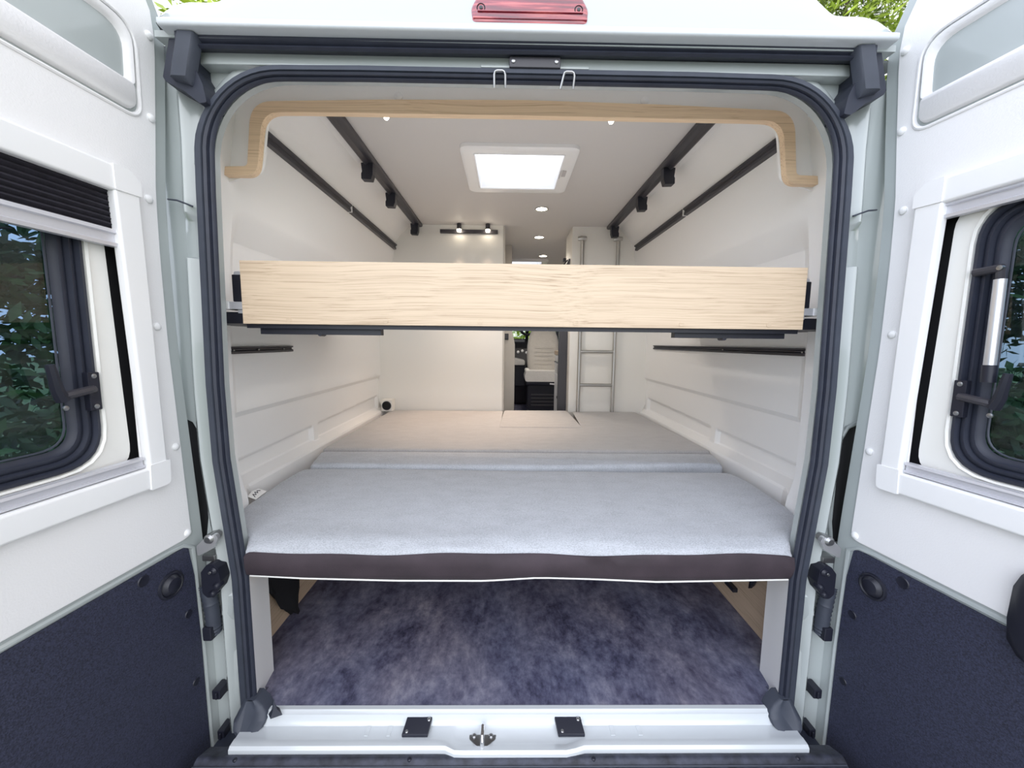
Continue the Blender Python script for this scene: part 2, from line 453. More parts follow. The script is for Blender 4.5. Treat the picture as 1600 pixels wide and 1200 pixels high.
for i, x in enumerate((-.315, .302)):
    k = MB(); k.lathe((x*1.18, .219, 1.752), (0, -1, 0), [(.012, -.012), (.012, .003), (.008, .006), (0, .007)], 14)
    tag(k.build('cover_cap', M['frame']), 'small white cap on the liner above the arch, on the '+('left' if i == 0 else 'right')+' of the lock plate', 'cap', 'white caps above the arch')

# ------------------------------------------------------------------ van body around the rear opening
body = thing('van_body', 'pale grey painted van body around the rear opening', 'van body', kind='structure')
outl = [(-.86, -.14), (.86, -.14), (.86, 1.735), (-.86, 1.735)]
fl2 = full_loop(.020)
p = MB(); p.plate(outl, [fl2], XZ, .032, .05)
p.build('opening_frame', M['paint'], body)
def edge_line(z): return lerp([(-.2, .872), (.2, .874), (.43, .879), (.56, .888), (.92, .905), (1.25, .911), (1.4, .911), (1.63, .889), (1.76, .88)], z)
for sd in (-1, 1):
    # flange beside the seal and the rounded rib
    zs = sorted([-.14+.045*i for i in range(42)]+[1.240, 1.246, 1.335, 1.352])
    def prof(z):
        xo = inner_x(max(z, 0))+.04
        up = sstep((z-1.36)/.03)
        rib = [(0, .034), (.012, .026), (.026, .022), (.034, .010), (.042, .008), (.052, .016), (.062, .034), (.085, .046), (.16, .06)]
        dent = sstep((z-1.240)/.006)*sstep((1.352-z)/.017)
        return [(sd*(xo+a), y+(.034-y)*.85*dent if y < .034 else y, z) for a, y in rib]
    rows = [prof(z) for z in zs]
    # split around the door-check hole
    b = MB(); b.strip([[r[i] for i in range(7)] for r in rows])
    b.build('pillar_rib', M['paint'], body, smooth=45)
    o2 = []
    zc = [z for z in zs]
    outer2 = [(sd*(inner_x(max(z, 0))+.102), z) for z in zc]
    outer2 = outer2+[(sd*1.0, zc[-1]), (sd*1.0, zc[0])]
    xh = lambda z: inner_x(z)+.104
    hole = [(sd*(.905), .47), (sd*.96, .47), (sd*.96, .825), (sd*.925, .825), (sd*.898, .812), (sd*.882, .78), (sd*.8755, .70), (sd*.8755, .54), (sd*.885, .48)]
    b = MB(); b.plate(outer2, [hole], XZ, .036, .05); b.build('pillar_face', M['paint'], body)
    b = MB(); b.box(sd*.875, sd*.975, .052, .13, .45, .84); b.build('pillar_hollow_shade', M['void'], body, label='black block standing for the shade in the door pillar hollow')  # closed black block behind the hole; the hollow's shade is its colour
    b = MB()
    b.tube([(sd*x, .034, z) for x, z in hole[2:]], .006, 8); b.build('hole_flange', M['paint'], body)
    # pressed block with a ledge near head height
    b = MB(); b.tube([(sd*.902, .02, 1.385), (sd*.868, .006, 1.378), (sd*.835, .012, 1.366)], .0022, 6); b.build('seam', M['rubber2'], body)
    # lower pressings
    b = MB()
    b.strip([[(sd*.80, .032, z), (sd*.812, y, z), (sd*.838, y-.004, z), (sd*.85, .036, z)] for z, y in ((.335, .034), (.32, .018), (.27, .014), (.25, .02), (.235, .028), (.16, .028), (.145, .02), (.02, .016), (-.06, .02), (-.09, .034))])
    b.build('lower_pressing', M['paint'], body, smooth=40)
# header with the recess of the lock plate
h = MB(); h.box(-.80, .80, .0, .034, 1.688, 1.716); h.build('header_step', M['paint'], body, bevel=.004)
h = MB(); h.box(-.115, .145, -.004, .0, 1.690, 1.697); h.build('header_lip', M['paint'], body, bevel=.002)
for sd in (-1, 1):   # curved pressing in the upper corners
    b = MB()
    rows = []
    for k in range(12):
        a = math.pi/2*k/11
        cx, cz = .585, 1.47
        rows.append([(sd*(cx+(.185+d)*math.cos(a)), y, cz+(.20+d)*math.sin(a)) for d, y in ((.03, .032), (.038, .022), (.05, .018), (.062, .022), (.07, .032))])
    b.strip(rows); b.build('corner_pressing', M['paint'], body, smooth=60)
# roof
def roofz(x, t):
    ax = abs(x)
    Hh = lerp([(0, .25), (.60, .235), (.66, .21), (.73, .125), (.76, .118), (.82, .118), (.85, .105), (.875, .07), (.90, .03), (.94, 0)], ax)
    return 1.746+Hh*math.sin(min(t, 1)*math.pi/2)**.8
r = MB()
r.grid(121, 18, lambda u, v: (-.94+1.88*u, -.045+.075*sstep((abs(-.94+1.88*u)-.84)/.04)+(.16*v if v < .8 else .128+(v-.8)*2.6), roofz(-.94+1.88*u, v/.8)))
r.build('roof', M['paint'], body, smooth=50)
r = MB(); r.plate(rect(-.9, .9, .59, FRONT), [rect(H1[0]-.03, H1[1]+.03, H1[2]-.03, H1[3]+.03), rect(H2[0]-.03, H2[1]+.03, H2[2]-.03, H2[3]+.03)], XY, 1.955, 1.962); r.build('roof_panel', M['white_paint'], body, smooth=0)
r = MB(); r.plate(rpoly([(-.058, 1.731), (.0, 1.728), (.0, 1.752), (-.058, 1.747)], .006, 3), [], YZ, -.83, .84); r.build('roof_gutter', M['white_paint'], body)
r = MB(); r.box(-.86, .86, -.03, .06, 1.724, 1.738); r.build('gutter_base', M['paint'], body)
# sill
sl = MB()
prof_s = [(-.002, -.012), (-.004, .0015), (-.016, .002), (-.020, -.002), (-.026, -.004), (-.030, -.027), (-.034, -.031), (-.066, -.031), (-.070, -.029), (-.088, -.030), (-.094, -.036), (-.095, -.06), (-.06, -.14), (-.002, -.14)]
rows = []
for x in [-.768, -.76, -.745]+[-.7+.05*i for i in range(9)]+[-.22, -.20, -.175, -.15, -.1, 0, .1, .12, .145, .17, .2, .3, .4, .5, .6, .72, .745, .758, .772]:
    notch = sstep((.185-abs(x+.02))/.035)
    edge = sstep((abs(x)-.69)/.05)
    rows.append([(x, y-(.012*notch if y < -.05 else 0)-(0 if y > -.04 else 0), z-(.006*notch if -.085 < y < -.036 else 0)+(0)) for y, z in prof_s])
sl.strip(rows, True, True); sl.build('sill', M['white_paint'], body, smooth=40)
for x in (-.42, -.36, .255, .33):
    b = MB(); b.box(x-.006, x+.006, -.062, -.034, -.032, -.0295); b.build('sill_bead', M['white_paint'], body, bevel=.001)
for sd in (-1, 1):
    b = MB(); b.box(sd*.782, sd*.862, -.05, .03, -.16, -.10); b.build('corner_filler', M['rubber'], body, bevel=.004)
# step bumper
bp = thing('step_bumper', 'dark speckled plastic step bumper below the white sill', 'bumper', (0, -.2, -.3))
b = MB()
prof_b = [(-.06, -.062), (-.097, -.046), (-.104, -.043), (-.112, -.046), (-.122, -.054), (-.32, -.066), (-.34, -.08), (-.345, -.3), (-.06, -.3)]
b.strip([[(x, y, z) for y, z in prof_b] for x in (-.842, -.5, 0, .5, .855)], True, True)
b.build('step', M['bumper'], bp, bevel=.004)
b = MB(); b.tube([(x, -.1225, -.0505) for x in (-.84, 0, .85)], .0018, 6); b.build('step_edge', M['rubber2'], bp)
for x in (-.74, -.29, .19, .73):
    k = MB(); k.lathe((x, -.108, -.0455), (0, 0, 1), [(.006, -.002), (.006, .001), (.004, .003), (0, .0032)], 12); k.build('bumper_screw', M['plastic'], bp)

# ------------------------------------------------------------------ seals
def ring_seal():
    root = thing('door_seal', 'black rubber seal lining the rear door opening', 'seal', (0, 0, 0))
    path = [(x, z) for x, z in full_loop(0) ]
    # flat outer face
    thin = lambda p: 1-.26*sstep((p.y-1.50)/.12)
    a = MB(); a.sweep(path, [(-.041, .03), (-.041, -.004), (-.037, -.011), (-.022, -.013), (-.019, -.007), (-.019, .02)], k=thin) 
    a.build('outer_lip', M['rubber2'], root, smooth=40)
    a = MB(); a.sweep(path, [(-.0195, .02), (-.0195, -.008), (-.016, -.013), (-.010, -.010), (-.009, -.003), (-.005, -.005), (-.001, -.002), (.0005, .004), (-.004, .008)], k=thin)
    a.build('inner_lip', M['rubber'], root, smooth=40)
    for sd in (-1, 1):
        ft = MB()
        ol = rpoly([(.776, .030), (.744, .030), (.723, .018), (.708, .004), (.704, -.010), (.710, -.026), (.725, -.038), (.744, -.043), (.748, -.048), (.747, -.063), (.774, -.060), (.778, -.040), (.790, -.030), (.794, -.012)], .004, 2)
        yf = lambda z: -.012-(.03-z)*.55
        cxx = lambda p: (p[0]-.752)
        ft.strip([[(sd*x, min(yf(z)+.035, .03), z) for x, z in ol], [(sd*x, yf(z)+.003, z) for x, z in ol], [(sd*(x+(.752-x)*.07), yf(z)-.003, z) for x, z in ol], [(sd*(x+(.756-x)*.45), yf(z)-.006, z) for x, z in ol], [(sd*(x+(.758-x)*.55), yf(z)-.004, z) for x, z in ol]], True, True)
        ft.build('seal_foot', M['rubber2'], root, smooth=50)
    return root
ring_seal()
ws = thing('roof_weatherstrip', 'black double-ridged rubber weatherstrip under the roof edge', 'weatherstrip', (0, -.02, 1.70))
a = MB()
pr = [(.03, 1.737), (-.022, 1.737), (-.030, 1.734), (-.032, 1.727), (-.026, 1.722), (-.020, 1.7195), (-.026, 1.716), (-.030, 1.710), (-.024, 1.7065), (.0, 1.714)]
a.strip([[(x, y, z+.0015*math.sin(x*3)) for y, z in pr] for x in (-.80, -.5, -.2, 0, .2, .5, .80)], True, True)
a.build('strip', M['rubber'], ws, smooth=40)
for sd in (-1, 1):
    a = MB()
    a.plate(rpoly([(sd*.828, 1.738), (sd*.775, 1.738), (sd*.783, 1.685), (sd*.782, 1.668), (sd*.772, 1.652), (sd*.762, 1.628), (sd*.755, 1.588), (sd*.772, 1.586), (sd*.805, 1.612), (sd*.846, 1.632), (sd*.852, 1.642)], .004, 2), [], XZ, -.026, .034)
    a.build('corner_block', M['rubber'], ws, bevel=.003)
    a = MB()
    hs = [(.780, 1.728), (.786, 1.70), (.795, 1.665), (.801, 1.634)]
    a.strip([[(sd*(xc-.022), -.020, z), (sd*(xc-.019), -.040, z), (sd*(xc-.015), -.044, z), (sd*(xc+.016), -.046, z), (sd*(xc+.022), -.041, z), (sd*(xc+.025), -.02, z)] for xc, z in hs]+[[(sd*.781, .0, 1.618), (sd*.784, -.030, 1.622), (sd*.79, -.036, 1.625), (sd*.818, -.040, 1.634), (sd*.822, -.036, 1.634), (sd*.826, .0, 1.628)]], True, True)
    a.build('corner_hood', M['rubber2'], ws, smooth=40)
    a = MB(); a.box(sd*.800, sd*.804, -.044, -.03, 1.69, 1.728); a.build('hood_rib', M['rubber'], ws, bevel=.001)

# ------------------------------------------------------------------ brake light, lock plate, hooks, striker plates
bl = thing('brake_light', 'red ribbed high-level brake light on the roof edge', 'brake light', (0, 0, 1.77))
a = MB()
outer_b = rpoly([(-.136, 1.754), (.134, 1.754), (.134, 1.794), (.112, 1.832), (-.114, 1.832), (-.136, 1.794)], [.008, .008, .03, .02, .02, .03], 5)
ob = [Vector((x, z)) for x, z in outer_b]; cen = Vector((-.001, 1.79))
rows = [[(p_.x, .03, p_.y) for p_ in ob], [(p_.x, -.030, p_.y) for p_ in ob]]
for k, y in ((.97, -.036), (.90, -.041), (.8, -.043)):
    rows.append([(cen.x+(p_.x-cen.x)*(1-(1-k)*.35), y, cen.y+(p_.y-cen.y)*k) for p_ in ob])
a.strip(rows, True, True); a.build('lens', M['red'], bl, smooth=40)
for x in (-.112, .110):
    k = MB(); k.lathe((x, -.041, 1.789), (0, -1, 0), [(.010, -.004), (.010, .002), (.008, .003), (.007, .0005), (0, .0)], 16); k.build('screw', M['void'], bl, label='dark recessed screw')
    k = MB(); k.lathe((x, -.0425, 1.789), (0, -1, 0), [(.004, -.002), (.004, .002), (.002, .003), (0, .003)], 10); k.build('screw_head', M['plastic2'], bl)
a = MB(); a.box(-.13, .13, -.046, -.04, 1.766, 1.770); a.box(-.12, .12, -.0465, -.04, 1.780, 1.783); a.build('lens_rib', M['red'], bl, bevel=.001)

lp = thing('lock_plate', 'black screwed lock plate on the header under the weatherstrip', 'lock plate', (.015, -.01, 1.69))
a = MB(); a.box(-.047, .075, -.016, .0, 1.684, 1.709); a.build('plate', M['plastic2'], lp, bevel=.003)
for x in (-.037, .065):
    k = MB(); k.lathe((x, -.016, 1.697), (0, -1, 0), [(.0045, -.001), (.0045, .002), (.002, .003), (0, .003)], 12); k.build('screw', M['steel'], lp)
def hook(x, lean, word):
    pts = [(x-.012-lean, -.012, 1.640), (x-.012, -.020, 1.664), (x-.010, -.021, 1.670), (x-.005, -.021, 1.6725), (x+.007, -.021, 1.6725), (x+.012, -.021, 1.670), (x+.014, -.020, 1.664), (x+.014-lean*.3, -.012, 1.640)]
    a = MB(); a.tube(pts, .0027, 8)
    o = a.build('wire_hook', M['steel']); tag(o, f'bent steel wire hook over the top seal, {word} below the lock plate', 'hook', 'steel wire hooks on the top seal')
hook(-.070, 0, 'left'); hook(.094, .006, 'right')

def striker_plate(x0, x1, sk, word):
    t = thing('stop_plate', f'small black screwed stop plate on the sill, {word} of the chrome striker', 'plate', ((x0+x1)/2, -.05, -.03), 'black plates on the sill')
    a = MB(); a.plate([(x0+sk, -.027), (x1+sk, -.027), (x1, -.066), (x0, -.066)], [], lambda p_, q, d: (p_, q, d+(.012 if q > -.04 else 0)), -.031, -.022)
    a.build('plate', M['plastic'], t, bevel=.0015)
    for x, y, z in (((x0+.012), -.058, -.021), ((x1-.008+sk), -.034, -.0105)):
        k = MB(); k.lathe((x, y, z), (0, -.3, 1), [(.005, -.002), (.005, .001), (.003, .003), (0, .003)], 12); k.build('screw', M['steel'], t)
striker_plate(-.322, -.252, .006, 'left'); striker_plate(.103, .176, -.006, 'right')
st = thing('door_striker', 'chrome winged door striker bolted in the middle of the sill', 'striker', (-.10, -.07, -.037))
a = MB(); a.plate(rpoly([(-.140, -.056), (-.128, -.048), (-.078, -.048), (-.066, -.056), (-.068, -.068), (-.095, -.090), (-.111, -.090), (-.138, -.068)], .006, 3), [], XY, -.038, -.034)
a.build('base_plate', M['steel'], st, bevel=.001)
a = MB(); a.tube([(-.103, -.045, -.034), (-.103, -.045, -.018), (-.103, -.052, -.012), (-.103, -.08, -.012), (-.103, -.087, -.018), (-.103, -.087, -.034)], .0055, 10); a.build('striker_loop', M['trim'], st)
for x in (-.126, -.080):
    k = MB(); k.lathe((x, -.060, -.034), (0, 0, 1), [(.0065, -.001), (.0065, .002), (.004, .004), (0, .004)], 14); k.build('bolt', M['steel'], st)
cf = MB(); cf.strip([[(-.70, -.030, .002), (-.685, -.045, .003), (-.66, -.032, .002), (-.68, -.012, .003)], [(-.688, -.032, .02), (-.682, -.038, .02), (-.674, -.032, .02), (-.68, -.024, .02)], [(-.684, -.03, .045), (-.683, -.031, .045), (-.682, -.03, .045), (-.683, -.029, .045)]], True, True)
tag(cf.build('rubber_flap', M['rubber']), 'small pointed dark rubber flap at the end of the sill strip', 'flap')

# ------------------------------------------------------------------ rear doors
def s_edge(z): return lerp([(-.30, -.022), (.2, -.021), (.52, -.013), (.70, -.006), (.856, 0), (1.03, .007), (1.24, .008), (1.385, .005), (1.536, -.008), (1.65, -.017), (1.72, -.023), (1.76, -.023), (1.80, -.018), (1.84, -.006), (1.88, .03), (1.90, .07)], z)
def rim(z): return lerp([(0, .041), (.6, .036), (.9, .031), (1.4, .029), (1.7, .030)], z)
ZD = [-.30+.05*i for i in range(43)]+[1.86, 1.875, 1.888, 1.895]
S1 = .78; ZTOP = 1.90
def make_door(sd):
    L = sd < 0
    if L: H = (-.890, -.02, 0); u = Vector((-.078, -1)).normalized()
    else: H = (.903, -.02, 0); u = Vector((.129, -1)).normalized()
    root = thing('van_door', 'open white rear van door '+('on the left, dark blind partly drawn' if L else 'on the right, gas strut at its window'), 'van door', H, 'open rear doors', kind='thing', rot=math.atan2(u.y, u.x), local=True)
    def T(s, z, d): return (s, d*sd, z)
    def B(mb, name, m, parent=root, **k): return mb.build(name, M[m], parent, **k)
    left_edge = lambda off: [(s_edge(z)+off(z), z) for z in ZD]
    # steel shell
    shell_hole = rect(.155, .62, .775, 1.325, .085)
    a = MB(); a.plate(left_edge(lambda z: -rim(z))+[(S1, 1.90), (S1, -.30)], [rect(.062, .715, .69, 1.38)], T, .0045, .030)
    a.plate(left_edge(lambda z: -rim(z)+.012)+[(S1, 1.90), (S1, -.30)], [shell_hole], T, .034, .060)
    B(a, 'door_shell', 'paint', bevel=.003)
    # rolled edge beside the lower panel
    a = MB(); a.tube([T(s_edge(z)-.004, z, .006) for z in [-.30+.08*i for i in range(10)]+[.475]]+[T(.012, .494, .006), T(.05, .497, .006), T(S1-.05, .497, .006)], .0065, 8); B(a, 'panel_rim', 'paint')
    # upper white panel with window opening and map pocket
    wh = rect(.098, .690, .735, 1.352, .01, 3)
    pocket = rpoly([(.030, 1.540), (.66, 1.540), (.66, 1.735), (.028, 1.735)], [.032, .032, .05, .05], 6)
    a = MB(); a.plate([(s_edge(z), z) for z in ZD if z > .53]+[(.70, 1.89), (.74, 1.85), (.75, .53), (.745, .510), (.012, .510), (-.006, .513), (s_edge(.52), .522)], [wh, pocket], T, 0, .006)
    lin = B(a, 'upper_panel', 'liner', bevel=.002)
    # pocket: sloped walls, floor, front lip
    def shrink(poly, k, cx, cz): return [(cx+(s-cx)*k[0], cz+(z-cz)*k[1]) for s, z in poly]
    inner_p = rpoly([(.050, 1.604), (.645, 1.604), (.645, 1.715), (.046, 1.715)], [.012, .012, .045, .045], 6)
    up_p = rpoly([(.036, 1.600), (.655, 1.600), (.655, 1.731), (.033, 1.731)], [.012, .012, .048, .048], 6)
    deep = rpoly([(.072, 1.616), (.63, 1.616), (.63, 1.69), (.070, 1.69)], [.012, .012, .03, .03], 6)
    a = MB()
    a.strip([[T(s, z, .001) for s, z in up_p], [T(s, z, -.0045) for s, z in shrink(up_p, (.996, .97), .345, 1.66)], [T(s, z, -.003) for s, z in inner_p], [T(s, z, .048) for s, z in deep]], True)
    a.add([T(s, z, .048) for s, z in deep], [tuple(range(len(deep)))])
    B(a, 'map_pocket', 'liner', lin, smooth=60)
    lipo = rpoly([(.037, 1.548), (.652, 1.548), (.652, 1.606), (.037, 1.606)], [.026, .026, .01, .01], 5)
    a = MB(); a.strip([[T(s, z, .012) for s, z in shrink(lipo, (1.02, 1.18), .345, 1.58)], [T(s, z, .006) for s, z in shrink(lipo, (1.008, 1.08), .345, 1.578)], [T(s, z, -.003) for s, z in lipo], [T(s, z, -.006) for s, z in shrink(lipo, (.99, .92), .345, 1.58)]], True)
    sl_ = shrink(lipo, (.99, .92), .345, 1.58)
    a.add([T(s, z, -.006) for s, z in sl_], [tuple(range(len(sl_)))])
    B(a, 'pocket_lip', 'liner', lin, smooth=60)
    # raised welt round the pocket
    a = MB(); a.tube([T(s, z, .001) for s, z in rpoly([(.026, 1.536), (.664, 1.536), (.664, 1.739), (.024, 1.739)], [.034, .034, .052, .052], 6)], .0045, 8, closed=True); B(a, 'pocket_welt', 'liner', lin)
    # rivets
    for s, z in ((-.009, 1.74), (.003, 1.553), (.026, 1.362), (.033, 1.065), (.012, .762), (-.001, .525)):
        a = MB(); a.lathe(T(s, z, .001), T(0, 0, -1), [(.0095, 0), (.009, .004), (.006, .0065), (.0025, .0075), (0, .0076)], 14); B(a, 'panel_rivet', 'frame', lin)
    # blind cassette frame
    zt, zb = 1.402, .683
    a = MB()
    def bar_(poly, T2, dmax=.020):
        a.plate(poly, [], T2, .0, -dmax)
    zi = 1.348
    top = [(.106, zi), (.66, zi), (.66, zt), (.106, zt-.002)]
    fr = thing_part('blind_frame', root)
    def piece(nm, poly, d):
        q = MB(); q.plate(poly, [], T, .002, -d); return q.build(nm, M['frame'], fr, bevel=.006, seg=3)
    piece('frame_rail', [(.107, zi), (.66, zi), (.66, zt), (.107, zt)], .020)
    piece('frame_rail', [(.096, zb), (.66, zb), (.66, .735), (.096, .735)], .020)
    piece('frame_stile', [(.053, .737), (.097, .737), (.117, 1.352), (.062, 1.362)], .020)
    piece('frame_stile', [(.67, .737), (.72, .737), (.72, 1.352), (.67, 1.352)], .020)
    piece('frame_corner', rpoly([(.061, 1.352), (.116, 1.35), (.117, zt+.001), (.083, zt+.001), (.061, 1.383)], [.003, .003, .003, .012, .012], 3), .0225)
    piece('frame_corner', rpoly([(.052, zb-.001), (.100, zb-.001), (.098, .742), (.049, .742)], [.012, .003, .003, .003], 3), .0225)
    for x0 in (.66,): 
        piece('frame_corner', [(x0, 1.35), (.722, 1.35), (.722, zt), (x0, zt)], .0225); piece('frame_corner', [(x0, zb), (.722, zb), (.722, .74), (x0, .74)], .0225)
    # inner steel surround of the window and a black plate standing for the dark of the gap behind the frame
    a = MB(); a.plate(rect(.03, .735, .66, 1.40), [rect(.155, .62, .775, 1.325, .085)], T, .030, .034); B(a, 'gap_backing_plate', 'void', label='black plate darkening the gap between window surround and frame')
    a = MB()
    so = rpoly([(.106, .742), (.66, .742), (.66, 1.338), (.122, 1.338)], [.05, .05, .03, .05], 6)
    si = rect(.157, .618, .765, 1.335, .085)
    a.plate(so, [si], T, .014, .020)
    a.strip([[T(s, z, .018) for s, z in rect(.150, .626, .757, 1.343, .09)], [T(s, z, .010) for s, z in rect(.1535, .622, .761, 1.339, .088)], [T(s, z, .034) for s, z in rect(.166, .61, .774, 1.327, .08)]], True)
    B(a, 'window_surround', 'cream_steel', smooth=50)
    # window: ridged rubber, pane
    win = thing_part('window', root)
    a = MB()
    lv = [(.0, .020), (.003, .014), (.009, .013), (.012, .024), (.016, .020), (.021, .020), (.024, .030), (.028, .027), (.034, .028), (.038, .036), (.045, .038)]
    a.strip([[T(s, z, d) for s, z in rect(.158+o_, .616-o_, .766+o_, 1.333-o_, max(.083-o_*.8, .03), 7)] for o_, d in lv], True)
    a.build('window_rubber', M['rubber'], win, smooth=50)
    a = MB(); a.plate(rect(.196, .578, .804, 1.296, .055), [], T, .040, .046); a.build('pane', M['glass'], win)
    a = MB(); a.tube([T(s, z, .0385) for s, z in rect(.206, .57, .814, 1.286, .05, 7)], .0022, 6, closed=True); a.build('pane_edge', M['rubber2'], win)
    # latch
    lt = thing_part('window_latch', root)
    a = MB(); a.box(.160, .182, .006, .020, .885, .965, lambda x, y, z: T(x, z, y)); a.build('latch_plate', M['plastic'], lt, bevel=.002)
    a = MB(); a.tube([T(.172, .930, .008), T(.205, .926, .002), T(.226, .922, .006)], .0085, 8); a.build('latch_arm', M['plastic2'], lt)
    a = MB(); a.tube([T(.226, .915, .008), T(.236, .935, .004), T(.243, .985, .004)], [.012, .010, .007], 8); a.build('latch_lever', M['plastic'], lt)
    for s, z in ((.171, .957), (.171, .893), (.224, .898)):
        k = MB(); k.lathe(T(s, z, .006), T(0, 0, -1), [(.005, -.002), (.005, .001), (.002, .0025), (0, .0025)], 10); k.build('latch_screw', M['steel'], lt)
    # pleated blind and its bar
    bd = thing_part('pleated_blind', root)
    if L: zb0, zb1 = 1.232, 1.268
    else: zb0, zb1 = 1.316, 1.350
    n = int((1.352-zb1)/.0055); n = max(n, 2)
    a = MB(); a.strip([[T(.10, zb1+(1.352-zb1)*k/n, -.004+(.008 if k % 2 else 0)), T(.675, zb1+(1.352-zb1)*k/n, -.004+(.008 if k % 2 else 0))] for k in range(n+1)])
    a.build('pleats', M['pleat'], bd, smooth=0)
    def prof_bar(z0, z1, nm):
        k = MB(); h_ = z1-z0
        pr_ = [(z0, .006), (z0, -.010), (z0+.2*h_, -.012), (z0+.28*h_, -.006), (z0+.72*h_, -.006), (z0+.78*h_, -.012), (z1, -.010), (z1, .006)]
        k.strip([[T(s, z, d) for z, d in pr_] for s in (.1, .4, .676)], True, True); return k.build(nm, M['bar'], bd, smooth=20)
    prof_bar(zb0, zb1, 'blind_bar'); prof_bar(.737, .761, 'screen_bar')
    # lower dark panel
    lo = [(s_edge(z)+.004, z) for z in ZD if z < .45]+rpoly([(s_edge(.45)+.004, .455), (.002, .489), (.05, .489)], [0, .016, 0], 4)[1:]
    a = MB(); a.plate(lo+[(S1-.02, .489), (S1-.02, -.28)], [], T, .001, .010)
    lpn = B(a, 'lower_panel', 'felt', bevel=.0015)
    a = MB(); a.lathe(T(.055, .414, .001), T(0, 0, -1), [(.034, 0), (.033, .004), (.029, .0055), (.026, .003), (.023, .005), (.018, .012), (.009, .015), (0, .0155)], 22); B(a, 'panel_plug', 'plastic', lpn)
    for s, z, r_ in ((.118, .466, .014), (.014, .304, .011), (.010, .10, .010)):
        a = MB(); a.lathe(T(s, z, .001), T(0, 0, -1), [(r_, 0), (r_*.9, .002), (r_*.6, .0012), (0, .001)], 16); B(a, 'panel_clip', 'plastic', lpn)
    if not L:
        a = MB(); a.strip([[T(s+w_*.9, z, d) for w_, d in ((0, .0), (.006, -.020), (.03, -.030), (.075, -.030), (.10, -.02), (.106, 0))] for s, z in ((.325, .625), (.308, .612), (.300, .585), (.298, .52), (.302, .478), (.318, .455), (.34, .448))])
        B(a, 'grab_handle', 'plastic', smooth=50)
        # gas strut
        gs = thing_part('gas_strut', root)
        a = MB(); a.tube([T(.206, 1.172, .014), T(.212, 1.00, .008)], .0095, 14); a.build('strut_tube', M['alu'], gs)
        a = MB(); a.tube([T(.212, 1.0, .008), T(.2135, .965, .008)], .0115, 12); a.build('strut_end', M['plastic'], gs)
        a = MB(); a.tube([T(.165, 1.192, .014), T(.209, 1.194, .010)], .0085, 10); a.tube([T(.207, 1.196, .010), T(.206, 1.172, .014)], .007, 8); a.build('strut_bracket', M['plastic2'], gs)
        k = MB(); k.lathe(T(.209, 1.194, .004), T(0, 0, -1), [(.005, -.006), (.005, .002), (0, .003)], 10); k.build('strut_screw', M['steel'], gs)
    return root
def thing_part(name, parent):
    o = bpy.data.objects.new(name, None); C.objects.link(o); o.parent = parent; o.empty_display_size = .05
    if parent.name in LOCAL: LOCAL.add(o.name)
    return o
make_door(-1); make_door(1)

# ------------------------------------------------------------------ fittings between door and pillar
for sd in (-1, 1):
    w = SIDE[sd]
    t = thing('door_check', f'zinc door check arm and bracket on the {w} pillar', 'door check', (sd*.86, .0, .46), 'door checks')
    a = MB(); a.plate(rpoly([(sd*.815, .505), (sd*.822, .517), (sd*.845, .512), (sd*.874, .484), (sd*.874, .454), (sd*.83, .478)], .006, 3), [], XZ, -.014, -.002); a.build('check_arm', M['alu'], t, bevel=.002)
    a = MB(); a.lathe((sd*.838, -.014, .505), (0, -1, 0), [(.013, -.03), (.013, .002), (.008, .008), (0, .008)], 14); a.build('pivot', M['steel'], t)
    a = MB(); a.box(sd*.838, sd*.874, .0, .035, .432, .450); a.build('bracket', M['steel'], t, bevel=.003)
    t = thing('door_bumper_block', f'knobbly black rubber block on the {w} pillar below the door check', 'rubber block', (sd*.85, .0, .38), 'rubber blocks on the pillars')
    a = MB(); a.plate(rpoly([(sd*.822, .420), (sd*.835, .436), (sd*.852, .430), (sd*.868, .41), (sd*.868, .350), (sd*.856, .336), (sd*.84, .338), (sd*.822, .360), (sd*.817, .385)], .01, 4), [], XZ, -.014, .032); a.build('block', M['plastic'], t, bevel=.006)
    for x, z, r_ in ((.832, .415, .011), (.826, .372, .010), (.838, .350, .010)):
        k = MB(); k.lathe((sd*x, -.012, z), (0, -1, 0), [(r_, -.01), (r_*.9, .006), (r_*.5, .011), (0, .012)], 12); k.build('block_knob', M['plastic'], t)
    k = MB(); k.lathe((sd*.834, -.026, .416), (0, -1, 0), [(.004, 0), (.003, .003), (0, .003)], 10); k.build('block_screw', M['steel'], t)
    t = thing('cable_gaiter', f'ribbed grey rubber cable gaiter running into the {w} pillar', 'gaiter', (sd*.87, .01, .27), 'cable gaiters')
    pts = [(sd*.872, .008, .36), (sd*.866, .004, .345), (sd*.862, .004, .31), (sd*.862, .008, .275), (sd*.865, .012, .235), (sd*.868, .014, .21)]
    a = MB(); rr = []; pp = []
    for i in range(len(pts)-1):
        for k in range(5):
            pp.append(Vector(pts[i]).lerp(Vector(pts[i+1]), k/5)); rr.append(.017+(.0022 if len(pp) % 2 else 0))
    a.tube(pp, rr, 12); a.build('bellows', M['rubber2'], t)
    a = MB(); a.box(sd*.855, sd*.880, -.012, .03, .205, .245); a.build('plug', M['plastic'], t, bevel=.004)
    for j, (z, x0, x1) in enumerate(((.035, .848, .872), (-.092, .846, .866))):
        o = MB(); o.box(sd*x0, sd*x1, -.006, .034, z-.014, z+.014); o.box(sd*(x0+.006), sd*(x0+.012), -.012, -.006, z-.01, z+.01)
        tag(o.build('rubber_stop', M['plastic'], bevel=.004), f'black rubber stop {"halfway down" if j == 0 else "at the foot of"} the lower {w} pillar', 'stop', 'rubber stops on the pillars')

